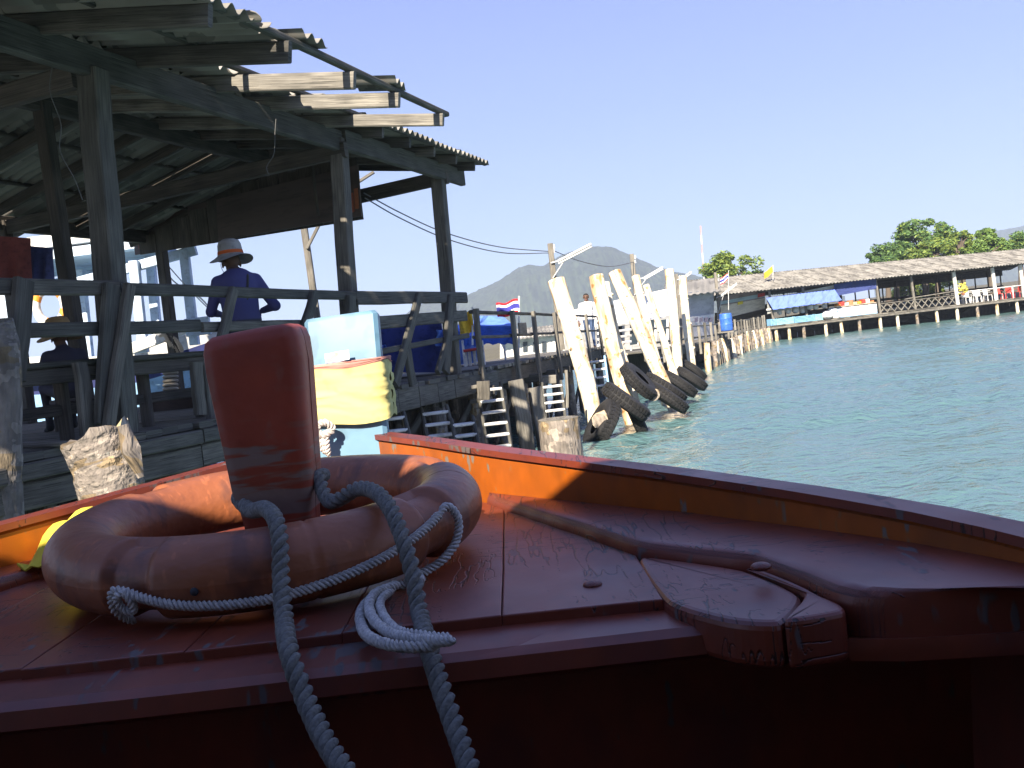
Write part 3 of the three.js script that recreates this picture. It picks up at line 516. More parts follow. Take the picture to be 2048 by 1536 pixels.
{ // railing in front of the shed
  const rail = thing('pier_railing', 'grey timber railing with leaning posts along the open shed', 'railing', S(2, .1, DECK));
  const R = (n, a, b, w, h, o) => part(n, bar(a, b, w, h, { n: 5, jit: .005, ...o }), wood(), rail);
  R('top_rail', S(-2.2, .08, 2.685), S(.05, .08, 2.685), .05, .115); R('top_rail', S(.06, .09, 2.68), S(4.1, .09, 2.655), .05, .10);
  R('top_rail', S(4.0, .10, 2.63), S(7.55, .10, 2.66), .05, .16);
  R('mid_rail', S(-2.2, .07, 2.395), S(1.05, .07, 2.375), .045, .105); R('mid_rail', S(1.06, .08, 2.365), S(4.2, .08, 2.35), .045, .09);
  R('mid_rail', S(4.2, .09, 2.33), S(7.5, .09, 2.39), .045, .16); R('low_rail', S(4.2, .09, 1.98), S(7.5, .09, 2.10), .045, .075);
  const pp = (x0, y0, x1, y1, w, o0 = .14, o1 = .14) => { const a = sx(x0, y0, o0), b = sx(x1, y1, o1); R('rail_post', S(a.s, o0, a.y), S(b.s, o1, b.y), w, .06, { up: S(0, 1, 0).sub(S(0, 0, 0)) }); };
  pp(48, 560, 30, 760, .155); pp(222, 570, 205, 850, .15); pp(258, 570, 215, 860, .10, .20, .20); pp(468, 578, 440, 690, .10); pp(628, 590, 588, 730, .12);
  pp(838, 592, 790, 770, .14); pp(812, 690, 826, 770, .15); pp(902, 595, 890, 745, .20); pp(700, 592, 705, 690, .16);
  pp(160, 725, 175, 870, .12, .05, .05); pp(392, 725, 400, 830, .13, .05, .05); pp(412, 730, 425, 850, .12, -.05, -.05); pp(755, 700, 765, 785, .14); pp(900, 660, 875, 745, .10);
}
{ // long bench behind the railing
  const b = thing('long_bench', 'long dark plank bench behind the grey railing', 'bench', S(.3, -.4, DECK));
  part('seat', bar(S(-1.2, -.30, 2.145), S(2.4, -.30, 2.145), .34, .045, { up: V(0, 1, 0), n: 4, jit: .004 }), woods[1], b);
  part('apron', bar(S(-1.1, -.18, 2.06), S(2.3, -.18, 2.06), .03, .12, { n: 4, jit: .004 }), darkWood, b);
  for (const s of [-1.0, -.2, .75, 1.5, 2.2]) part('leg', bar(S(s, -.35, DECK), S(s, -.35, 2.12), .09, .09), darkWood, b);
  part('stretcher', bar(S(-1, -.35, 1.80), S(2.2, -.35, 1.80), .04, .09, { n: 3 }), darkWood, b);
}
const shed = thing('open_shed', 'open sided timber shed with ragged corrugated roof over the pier', 'shed', S(2, -2.5, DECK));
const roofY = o => o > -2.2 ? 4.72 - .165 * o : 5.083 + .27 * (o + 2.2);                                   // top of the rafters: ridge at o = -2.2
{
  const u = S(1, 0, 0).sub(S(0, 0, 0)), outw = S(0, 1, 0).sub(S(0, 0, 0)), dn = outw.clone().setY(-.165).normalize();
  const post = (xt, yt, xb, yb, w, o = -.02) => { const a = sx(xb, yb, o), b = sx(xt, yt, o); const A = S(a.s, o, a.y), B = S(b.s, o, b.y), d = B.clone().sub(A).normalize(); A.addScaledVector(d, -(A.y - DECK) / d.y); part('post', bar(A, B.addScaledVector(d, .03), w, w * 1.05, { n: 5, jit: .006, up: outw }), wood(), shed); };
  post(184, 150, 232, 700, .18); post(676, 285, 704, 700, .165); post(876, 352, 905, 700, .17);
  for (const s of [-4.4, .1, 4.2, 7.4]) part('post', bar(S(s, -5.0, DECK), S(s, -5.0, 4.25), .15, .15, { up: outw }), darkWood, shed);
  part('post', bar(S(-4.4, -.02, DECK), S(-4.4, -.02, 4.4), .16, .16, { up: outw }), wood(), shed);
  const inner = sx(130, 470, -2.2); part('post', bar(S(inner.s, -2.2, DECK), S(inner.s - .1, -2.2, 4.9), .14, .14, { up: outw }), darkWood, shed);
  const bm = (s0, s1, y, o) => part('front_beam', bar(S(s0, o, y), S(s1, o, y + rr(-.01, .01)), .09, .24, { n: 6, jit: .005 }), wood(), shed);
  bm(-5, 4.30, 4.48, .0); bm(4.25, 8.1, 4.49, .045);
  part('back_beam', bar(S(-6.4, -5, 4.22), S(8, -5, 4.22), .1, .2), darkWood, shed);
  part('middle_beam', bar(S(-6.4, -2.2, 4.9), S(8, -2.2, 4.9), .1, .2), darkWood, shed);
  part('tie_beam', bar(S(7.35, .1, 4.42), S(7.35, -5.0, 4.16), .09, .20, { n: 3 }), darkWood, shed);
  part('tie_beam', bar(S(4.2, .1, 4.36), S(4.2, -5.0, 4.16), .09, .18, { n: 3 }), darkWood, shed);
  part('tie_beam', bar(S(.1, -.1, 4.36), S(.1, -5.0, 4.16), .09, .18, { n: 3 }), darkWood, shed);
  // rafters: long ones carry the edge purlin over the water, short ones at the far end
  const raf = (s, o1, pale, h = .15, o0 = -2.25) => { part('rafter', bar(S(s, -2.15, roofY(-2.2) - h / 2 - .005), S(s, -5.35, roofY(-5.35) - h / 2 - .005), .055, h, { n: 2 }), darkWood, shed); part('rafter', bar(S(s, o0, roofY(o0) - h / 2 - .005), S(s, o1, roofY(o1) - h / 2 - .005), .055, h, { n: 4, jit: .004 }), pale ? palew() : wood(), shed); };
  for (const s of [-6.3, -5.4, -4.4, -3.3, -2.2]) raf(s, .62, 0);
  for (const [s, h] of [[-1.2, .16], [-.35, .16], [.7, .17], [1.80, .155], [2.74, .145], [3.88, .135]]) raf(s, 1.46, s > 1.5, h);  // paler wood on the last three puts sunlight into their colour
  for (const s of [4.7, 5.5, 6.3, 7.1, 7.85]) raf(s, .36, 0, .13);
  // purlins
  for (const o of [-5.2, -4.2, -3.2, -2.1, -1.3, -.4]) part('purlin', bar(S(-6.4, o, roofY(o) + .02), S(8.2, o, roofY(o) + .02), .06, .045, { n: 4 }), darkWood, shed);
  part('purlin', bar(S(.9, .38, roofY(.38) + .02), S(8.28, .38, roofY(.38) + .02), .06, .05, { n: 5 }), wood(), shed);
  part('purlin', bar(S(-6.4, .55, roofY(.55) + .02), S(1.2, .55, roofY(.55) + .02), .06, .05, { n: 5 }), wood(), shed);
  part('edge_purlin', bar(S(-1.4, 1.40, roofY(1.4) + .03), S(4.14, 1.40, roofY(1.4) + .03), .07, .055, { n: 6, jit: .004 }), woods[1], shed);
  // corrugated sheets, laid from the ridge side down to the eave; some lost or broken near the water
  const sheetAt = (s0, w, oTop, oEnd, lift = 0, cut) => { const l = (oEnd - oTop) * Math.hypot(1, .165); part('roof_sheet', corrugated(S(s0, oTop, roofY(oTop) + .075 + lift), u, dn, w, l, { pitch: .16, amp: .030, ny: 3, cut }), roofM, shed); };
  const dn2 = outw.clone().multiplyScalar(-1).setY(-.27).normalize();
  for (let i = 0; i < 14; i++) {
    const s0 = -6.08 + i * 1.03;
    sheetAt(s0, 1.08, -2.3, -.25, -.03 + (i % 2) * .012);
    part('roof_sheet', corrugated(S(s0, -2.1, roofY(-2.2) + .07 + (i % 2) * .012), u, dn2, 1.07, i === 9 ? 2.9 : 3.45, { pitch: .16, amp: .03, ny: 2 }), roofM, shed);
  }
  for (let i = 0; i < 3; i++) sheetAt(-6.08 + i * 1.03, 1.08, -.45, .62, -.055 + (i % 2) * .012);
  sheetAt(-2.99, 1.08, -.45, 1.50, -.043); sheetAt(-1.96, 1.08, -.45, 1.50, -.05);
  // over the water: row that still has its sheets, then ragged survivors, then the far eave
  sheetAt(-.93, 1.08, -.45, 1.50, -.055); sheetAt(.1, .70, -.45, 1.50, -.043, x => 1 - .10 * x + .04 * Math.sin(x * 19));
  sheetAt(.80, .55, -.45, .95, -.05, x => .92 - .5 * x + .10 * Math.sin(x * 13)); sheetAt(.85, .42, 1.10, 1.50, .02);
  sheetAt(1.35, .9, -.45, .55, -.055, x => .9 - .22 * Math.abs(Math.sin(x * 5))); sheetAt(2.25, .95, -.45, .55, -.045, x => .85 + .15 * Math.sin(x * 7 + 1)); sheetAt(2.55, .42, .95, 1.52, .012, x => 1 - .12 * x);
  sheetAt(3.2, .95, -.45, .5, -.05, x => .96 - .12 * x); sheetAt(4.1, 1.06, -.45, .44, -.05); sheetAt(5.1, 1.06, -.45, .44, -.038); sheetAt(6.1, 1.06, -.45, .44, -.05); sheetAt(7.1, 1.2, -.45, .44, -.038);
  // dark boards closing the far gable above the sign
  for (let k = 0; k < 12; k++) { const o0 = -5.1 + k * .33, o1 = o0 + .325, y = Math.min(roofY(o0), roofY(o1)) - .06; part('gable_board', bar(S(7.0, (o0 + o1) / 2, 3.95), S(7.0, (o0 + o1) / 2, y), .325, .03, { up: u }), darkWood, shed); }
}
{ // hanging things under the roof
  const sg = thing('sign_board', 'wide dark sign board hung across the far end of the shed', 'sign', S(6.4, -3, 3.7));
  const a = P(722, 432, 14.35), b = P(270, 510, 16.4), a2 = P(715, 330, 14.35), b2 = P(262, 440, 16.4);
  const th = V(.01, 0, -.03);
  part('panel', quadSlab(b2, a2, b, a, .03, 8, 3), P_(.085, .06, .05), sg);
  const mk = (p, q, f0, f1, g0, g1, m) => { const at = (u, v) => b2.clone().lerp(a2, u).lerp(b.clone().lerp(a, u), v).add(V(.008, 0, .03)); part('ornament', quadSlab(at(f0, g0), at(f1, g0), at(f0, g1), at(f1, g1), .008, 3, 3, (u, v) => V(0, .02 * Math.sin(u * 9) * v, 0)), m, sg); };
  mk(0, 0, .955, .975, .52, .9, P_(.30, .08, .04)); mk(0, 0, .978, .993, .45, .85, P_(.32, .10, .04)); mk(0, 0, .02, .07, .55, .85, P_(.2, .07, .05));
  part('hanger', bar(S(6.3, -1.5, 4.0), S(6.3, -1.5, 4.8), .04, .04), darkWood, sg); part('hanger', bar(S(7.1, -3.6, 4.0), S(7.1, -3.6, 4.6), .04, .04), darkWood, sg);
  const w = (pts, label) => solo('hanging_wire', tube(pts.map(q => P(q[0], q[1], q[2])), .004, 40, 5), M(lin(.09, .09, .085), .8), label, 'wire');
  w([[552, 238, 9.4], [550, 265, 9.4], [547, 310, 9.4], [533, 335, 9.4], [538, 352, 9.4], [530, 350, 9.4]], 'thin wire dangling from the front beam of the shed');
  w([[105, 130, 7.6], [100, 180, 7.6], [122, 250, 7.6], [120, 300, 7.6], [150, 360, 7.6], [165, 400, 7.6]], 'tangled wire hanging beside the nearest shed post');
  // red and blue cloths bundled behind the left end of the shed
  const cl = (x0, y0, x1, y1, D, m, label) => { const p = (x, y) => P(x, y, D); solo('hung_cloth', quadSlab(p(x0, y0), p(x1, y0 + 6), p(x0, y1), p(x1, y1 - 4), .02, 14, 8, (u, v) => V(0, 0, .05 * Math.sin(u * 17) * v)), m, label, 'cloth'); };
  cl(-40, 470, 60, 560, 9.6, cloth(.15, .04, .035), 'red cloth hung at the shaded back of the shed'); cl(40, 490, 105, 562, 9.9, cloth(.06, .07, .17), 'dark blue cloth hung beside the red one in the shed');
}
{ // old mooring stumps and stray timbers in front of the shed pier
  const rag = (D, pts, w, name, mat, label, o = {}) => { const path = pts.map(q => P(q[0], q[1], D)); path.unshift(path[0].clone().add(V((path[0].x - path[1].x) * .6, -(path[0].y + .6), (path[0].z - path[1].z) * .6))); return solo(name, log(path, [w[0], ...w], { n: 34, m: 30, amp: .10, f: 5, ...o }), mat, label, 'stump'); };
  rag(6.3, [[228, 1000], [212, 930], [190, 868]], [.20, .20, .215], 'broken_stump', bark, 'splintered grey stump with a jagged rotten top before the pier', { hollow: .10, end: a => .14 * (fbm(Math.cos(a) * 2.2 + 7, Math.sin(a) * 2.2 + 7, 3) - .5) + .03 * Math.sin(a * 2 + 1) + .012 * Math.sin(a * 11) });
  const c = [P(246, 850, 6.15), P(262, 900, 6.15), P(282, 955, 6.15)]; solo('bark_slab', log([c[0], c[1], c[2]], [.035, .06, .02], { n: 14, m: 8, amp: .2 }), bark, 'strip of reddish bark splitting off the jagged stump', 'bark');
  rag(6.6, [[10, 1060], [6, 900], [2, 700], [-8, 640]], [.12, .12, .115, .10], 'barnacled_pile', barkGrey, 'thin grey barnacled pile standing before the shed railing', { amp: .09 });
  solo('loose_board', bar(P(45, 893, 7.0), P(150, 888, 7.0), .10, .04, { n: 4, jit: .012 }), paleWoods[1], 'short weathered board nailed under the pier beside the jagged stump', 'board');
  solo('timber_block', bar(P(75, 975, 7.0), P(80, 1060, 7.0), .17, .17, { jit: .01, n: 2 }), woods[2], 'square timber block below the pier beside the jagged stump', 'timber');
  const lg = [P(1140, 1010, 13.6), P(1128, 930, 13.6), P(1116, 838, 13.6)]; lg[0].y = -.4;
  const st = thing('cut_stump', 'thick round stump sawn flat, standing in the water', 'stump', lg[0]);
  part('trunk', log(lg, [.30, .285, .275], { n: 26, m: 32, amp: .07, f: 4 }), bark, st);
  part('cut_face', new THREE.CylinderGeometry(.272, .272, .012, 28).translate(lg[2].x, lg[2].y + .004, lg[2].z), W(.45, .43, .38), st);
  const pl = (x0, y0, x1, y1, D, w, label, sp) => { const a = P(x0, y0, D), b = P(x1, y1, D), d = b.clone().sub(a); const a2 = a.clone().addScaledVector(d, -(a.y + .5) / d.y); solo('plank_pile', bar(a2, b, w, .10, { n: 8, jit: .014, bow: .02, up: V(0, 0, 1).add(V(.3, 0, 0)) }), paleWoods[sp], label, 'pile'); };
  pl(1062, 925, 1032, 760, 13.9, .20, 'tall split slab pile beside the sawn stump', 1); pl(1092, 925, 1068, 775, 14.3, .19, 'second split slab pile behind the sawn stump', 1);
}

// ---------------------------------------------------------------- walkway beyond the shed
const WK = line(-.62, 15.0, 2.72, 29.4);
const WY = s => interp([[-2, 1.59], [0, 1.585], [4, 1.565], [15, 1.49], [60, 1.03]], s);
const wk = (s, o, y) => LP(WK, s, o, y);
const CV = line(4.0, 29.6, 17.15, 66.8);                       // it swings right towards the far market
const CY = s => lerp(1.22, 1.03, clamp(s / 14));
const cv = (s, o, y) => LP(CV, s, o, y);
const walk = thing('walkway', 'narrow plank walkway on piles leading past the white poles', 'pier', wk(7, -1, 0));
{
  for (let s = .05; s < 14.7; s += .205) part('deck_plank', bar(wk(s, -2.2, WY(s) - .03), wk(s, rr(.04, .14), WY(s) - .03), .19, .06, { up: V(0, 1, 0) }), rnd() < .45 ? palew() : wood(), walk);
  for (const o of [.02, -2.1]) for (let s = 0; s < 14.7; s += 4.9) part('edge_beam', bar(wk(s, o, WY(s) - .20), wk(s + 4.88, o, WY(s + 4.88) - .20), .10, .26, { n: 4, jit: .004 }), woods[3], walk);
  for (let s = .5; s < 14.8; s += 1.75) for (const o of [-.1, -2.0]) { const a = wk(s, o, -1), b = wk(s, o, WY(s) - .06); part('pile', log([a, a.clone().lerp(b, .5), b], [.12, .11, .10], { n: 8, m: 9, amp: .08 }), rnd() < .4 ? bark : barkGrey, walk); }
  for (let s = 0; s < 14.6; s += .6) part('added_rear_screen', bar(wk(s + .3, -2.25, -.1), wk(s + .3, -2.25, WY(s) - .08), .58, .04, { up: wk(0, 1, 0).sub(wk(0, 0, 0)) }), darkWood, walk);  // added screen, keeps the space under the walkway dark
  for (let s = .5; s < CV.L - .5; s += .9) part('added_rear_screen', bar(cv(s, -1.2, -.1), cv(s, -1.2, CY(s) - .08), .88, .04, { up: cv(0, 1, 0).sub(cv(0, 0, 0)) }), darkWood, walk);  // the added screen continues along the bend
  for (let s = .5; s < 14; s += 1.75) { part('cap_beam', bar(wk(s, .25, WY(s) - .36), wk(s, -2.3, WY(s) - .36), .13, .15), wood(), walk); part('cross_brace', bar(wk(s, -.3, .2), wk(s + 1.7, -.3, .95), .05, .12), wood(), walk); }
  for (let s = .05; s < CV.L - .4; s += .42) part('deck_plank', bar(cv(s, -2.2, CY(s) - .03), cv(s, rr(.02, .12), CY(s) - .03), .40, .06, { up: V(0, 1, 0) }), rnd() < .5 ? palew() : wood(), walk);
  for (let s = 0; s < CV.L - 5; s += 5) part('edge_beam', bar(cv(s, .0, CY(s) - .2), cv(s + 4.98, .0, CY(s + 5) - .2), .1, .24), woods[3], walk);
}
{ // walkway railing
  const r = thing('walkway_railing', 'thin grey railing along the walkway behind the white poles', 'railing', wk(7, .05, WY(7)));
  const top = s => WY(s) + .86, ps = [.15, 2.6, 4.45, 6.7, 8.9, 11.2, 13.6];
  ps.forEach((s, i) => part('rail_post', bar(wk(s + rr(-.06, .06), .17, WY(s) - (i % 2 ? .55 : .45)), wk(s, .17, top(s) + .04), .14, .07, { n: 4, jit: .006, up: wk(0, 1, 0).sub(wk(0, 0, 0)) }), rnd() < .5 ? paleWoods[1] : woods[2], r));
  for (let i = 0; i < ps.length - 1; i++) { part('top_rail', bar(wk(ps[i] - .04, .10, top(ps[i])), wk(ps[i + 1] + .04, .10, top(ps[i + 1])), .05, .055, { n: 3, jit: .005 }), wood(), r); part('mid_rail', bar(wk(ps[i] - .04, .10, top(ps[i]) - .38), wk(ps[i + 1], .10, top(ps[i + 1]) - .40), .04, .05, { n: 3, jit: .005 }), wood(), r); }
  const pt = wk(3.1, .16, 0); part('board_patch', bar(wk(2.9, .20, top(3) - .28), wk(3.5, .20, top(3) - .28), .03, .20), paleWoods[1], r);
}
{ // picket railing along the bend
  const r = thing('picket_fence', 'row of uneven grey pickets along the bend of the walkway', 'fence', cv(18, .05, CY(18)));
  for (let s = .6; s < CV.L - .5; s += rr(1.15, 1.7)) part('picket', bar(cv(s, .12, CY(s) - .45), cv(s + rr(-.08, .08), .12, CY(s) + .68 + rr(-.08, .10)), .10, .06), rnd() < .6 ? palew() : wood(), r);
  for (let s = 0; s < CV.L - 4; s += 4) { part('top_rail', bar(cv(s, .06, CY(s) + .64), cv(s + 4, .06, CY(s + 4) + .64), .05, .06), palew(), r); part('low_rail', bar(cv(s, .06, CY(s) + .2), cv(s + 4, .06, CY(s + 4) + .2), .05, .07), wood(), r); }
}
{ // bare piles of the bend, standing in front of the walkway
  const n = 26;
  for (let i = 0; i < n; i++) {
    const t = i / (n - 1), x = lerp(1418, 1543, Math.pow(t, .92)) + rr(-1.5, 1.5), yb = interp([[1415, 742], [1440, 728], [1500, 700], [1545, 683]], x), b = PY(x, yb, 0), H = 1.0 + rr(-.12, .06), lean = V(rr(-.12, .06), 0, rr(-.05, .05));
    solo('walkway_pile', log([b.clone().setY(-.8), b.clone().setY(.4), b.clone().setY(H).add(lean)], [.14, .125, .115], { n: 8, m: 9, amp: .1 }), i % 3 ? bark : peeled, 'round bleached pile below the picket fence', 'pile', 'piles below the picket fence');
  }
}
// ---------------------------------------------------------------- leaning white poles and tyres
{
  const poles = [
    ['first and thickest', 1112, 560, 1188, 830, 18.7, 19.3, .165, .16], ['second', 1192, 552, 1252, 800, 20.4, 21.0, .155, .15], ['slimmer', 1210, 566, 1262, 780, 21.2, 21.9, .10, .12],
    ['steeply slanting', 1229, 545, 1330, 772, 22.6, 23.6, .16, .15], ['thin', 1271, 552, 1322, 760, 24.6, 25.2, .10, .12], ['thinnest', 1292, 570, 1352, 765, 25.6, 26.2, .085, .11],
    ['almost upright', 1338, 540, 1360, 765, 26.6, 27.2, .125, .12], ['last', 1365, 553, 1387, 750, 28.8, 29.3, .115, .11]];
  const lab = ['thickest leaning white pole, standing by the first pair of tyres', 'thick peeled white pole touching a slimmer one', 'slim peeled pole close behind the thick one', 'most steeply slanting white pole of the row', 'thin knotty white pole behind the steeply slanting one', 'thinnest crooked white pole, below the fluorescent lamp', 'almost upright white pole beyond the steeply slanting one', 'white pole at the end of the row by the picket fence'];
  poles.forEach(([, x0, y0, x1, y1, Db, Dt, rt, rb], i) => {
    const a = P(x1, y1, Db), b = P(x0, y0, Dt), d = b.clone().sub(a), foot = a.clone().addScaledVector(d, -(a.y + .5) / d.y), mid = a.clone().lerp(b, .5).add(V(rr(-.05, .05), 0, rr(-.04, .04)));
    const g = log([foot, a, a.clone().lerp(mid, .5).add(V(rr(-.02, .02), 0, 0)), mid, b], [rb * 1.02, rb, lerp(rb, rt, .5), rt * 1.02, rt], { n: 44, m: 18, amp: .16, f: 3.2 });
    const t = thing('mooring_pole', lab[i], 'pole', foot, 'peeled white mooring poles');
    part('trunk', g, peeled, t);
    for (let k = 0; k < 3; k++) { const q = a.clone().lerp(b, rr(.2, .9)), an = rr(-.5, 2.6), dir = V(Math.cos(an), .5, Math.sin(an)).normalize(); part('branch_stub', log([q, q.clone().addScaledVector(dir, rt * 1.0), q.clone().addScaledVector(dir, rt * 1.25)], [.04, .03, .02], { n: 4, m: 7 }), peeled, t); }
  });
  // tyres
  const tyreGeo = (R, w) => {
    const pr = [[R - .26, -w * .36], [R - .20, -w * .46], [R - .10, -w * .5], [R - .03, -w * .44], [R - .004, -w * .36], [R, 0], [R - .004, w * .36], [R - .03, w * .44], [R - .10, w * .5], [R - .20, w * .46], [R - .26, w * .36], [R - .235, w * .30], [R - .06, w * .40], [R - .045, 0], [R - .06, -w * .40], [R - .235, -w * .30], [R - .26, -w * .36]];
    const g = new THREE.LatheGeometry(pr.map(q => new THREE.Vector2(q[0], q[1])), 40), blocks = [];
    for (let k = 0; k < 36; k++) for (const s of [-1, 1]) { const b = new THREE.BoxGeometry(.022, w * .30, .055); b.rotateX(s * .3); b.translate(R + .003, s * w * .2, 0); b.rotateY(k / 36 * 6.2832); blocks.push(b); }
    return [toCreasedNormals(g, .7), mergeGeometries(blocks)];
  };
  const variants = [tyreGeo(.48, .27), tyreGeo(.44, .25), tyreGeo(.38, .22)];
  const ty = (x, y, D, nx, ny, nz, v, label) => { const c = P(x, y, D), t = new THREE.Group(); t.name = numbered('tyre'); t.position.copy(c); t.quaternion.setFromUnitVectors(V(0, 1, 0), V(nx, ny, nz).normalize()); t.userData = { label, category: 'tyre', group: 'old tyres slung over the white poles' }; scene.add(t); for (const [n, g] of [['casing', variants[v][0]], ['tread', variants[v][1]]]) { const m = new THREE.Mesh(g, rubber); m.name = n; m.castShadow = m.receiveShadow = true; t.add(m); } };
  ty(1203, 850, 17.9, -.80, .55, .15, 0, 'worn black tyre half sunk below the thickest white pole');
  ty(1252, 803, 18.3, .66, .74, .04, 0, 'big black tyre tilted over the second white pole');
  ty(1273, 835, 18.6, .93, .30, .10, 2, 'small black tyre in the water under the big tilted one');
  ty(1278, 762, 20.0, .72, .62, .25, 1, 'black tyre facing the boat behind the slim pole');
  ty(1330, 777, 20.9, .62, .78, .0, 0, 'big black tyre tilted round the steeply slanting pole');
  ty(1337, 796, 20.4, .64, .76, .0, 1, 'black tyre touching the water below the steeply slanting pole');
  ty(1360, 768, 23.8, .64, .76, .0, 1, 'black tyre tilted at the foot of the thinnest pole');
  ty(1383, 757, 26.0, .64, .76, .0, 1, 'black tyre tilted at the foot of the almost upright pole');
  ty(1388, 740, 27.4, .66, .72, .0, 2, 'topmost black tyre at the end of the pole row');
  const lg = (x0, y0, x1, y1, D0, D1, r, label) => { const a = P(x0, y0, D0), b = P(x1, y1, D1); const t = thing('crossways_log', label, 'log', a.clone().setY(Math.min(a.y, b.y) - r)); part('trunk', log([b, b.clone().lerp(a, .5), a], [r * .8, r * .9, r], { n: 12, m: 16, amp: .16, f: 5 }), peeled, t); const d = a.clone().sub(b).normalize(); const f = new THREE.CylinderGeometry(r * .93, r * .93, .02, 18); f.applyQuaternion(new THREE.Quaternion().setFromUnitVectors(V(0, 1, 0), d)).translate(a.x + d.x * .004, a.y + d.y * .004, a.z + d.z * .004); part('cut_face', f, W(.68, .60, .54), t); };
  lg(1200, 842, 1232, 822, 17.5, 18.3, .15, 'whitish log end poking out between the first two tyres'); lg(1306, 790, 1316, 784, 19.9, 20.9, .13, 'knobbly pale log end between the tilted tyres');
}
{ // ladders and steps going down to the water
  const ladder = (xt, yt, xb, yb, D, w, n, label, mats = [woods[1], white]) => {
    const t = P(xt, yt, D), b = P(xb, yb, D - .5), ac = V(1, 0, -.12).normalize().multiplyScalar(w / 2), L = thing('ladder', label, 'ladder', b, 'wooden ladders under the walkway');
    for (const s of [-1, 1]) part('stile', bar(b.clone().addScaledVector(ac, s), t.clone().addScaledVector(ac, s), .045, .09, { up: V(0, 0, 1) }), mats[0], L);
    for (let k = 0; k < n; k++) { const q = b.clone().lerp(t, (k + .5) / n); part('rung', bar(q.clone().sub(ac), q.clone().add(ac), .14, .04, { up: V(0, 1, 0) }), mats[1], L); }  // white rungs put sunlight into their colour
  };
  ladder(978, 768, 1000, 905, 14.9, .34, 6, 'wide ladder with pale treads beside the split slab piles');
  ladder(868, 815, 890, 905, 13.3, .34, 4, 'short ladder with pale treads under the shed corner');
  ladder(925, 838, 938, 905, 13.0, .28, 3, 'low steps with pale edges behind the shed corner pile');
  ladder(782, 825, 800, 900, 12.4, .30, 3, 'low steps under the pier beside the pale blue prow');
  ladder(1103, 765, 1112, 845, 17.8, .34, 5, 'ladder under the walkway behind the sawn stump'); ladder(1192, 715, 1200, 780, 21.8, .38, 4, 'blue grey ladder behind the second white pole', [skyBlue, white]); ladder(1309, 712, 1314, 755, 27, .40, 4, 'ladder under the walkway behind the steeply slanting pole');
  const bd = (x0, y0, x1, y1, D, w, m, label) => solo('loose_board', bar(P(x0, y0, D), P(x1, y1, D), w, .05, { n: 3, jit: .008, up: V(0, 0, 1) }), m, label, 'board');
  bd(966, 762, 968, 800, 14.5, .19, woods[2], 'square grey board end below the walkway edge'); bd(935, 775, 965, 772, 14.6, .06, paleWoods[1], 'thin pale stick under the walkway edge'); bd(1085, 760, 1112, 758, 18.3, .16, paleWoods[0], 'pale board end under the walkway behind the slab piles'); bd(940, 803, 985, 798, 14.8, .07, paleWoods[2], 'pale cross stick behind the wide ladder'); bd(1133, 740, 1135, 815, 17.4, .05, paleWoods[2], 'thin pale upright batten beside the thickest white pole'); bd(1168, 772, 1195, 762, 20, .12, woods[2], 'grey board lying under the walkway by the second pole');
}

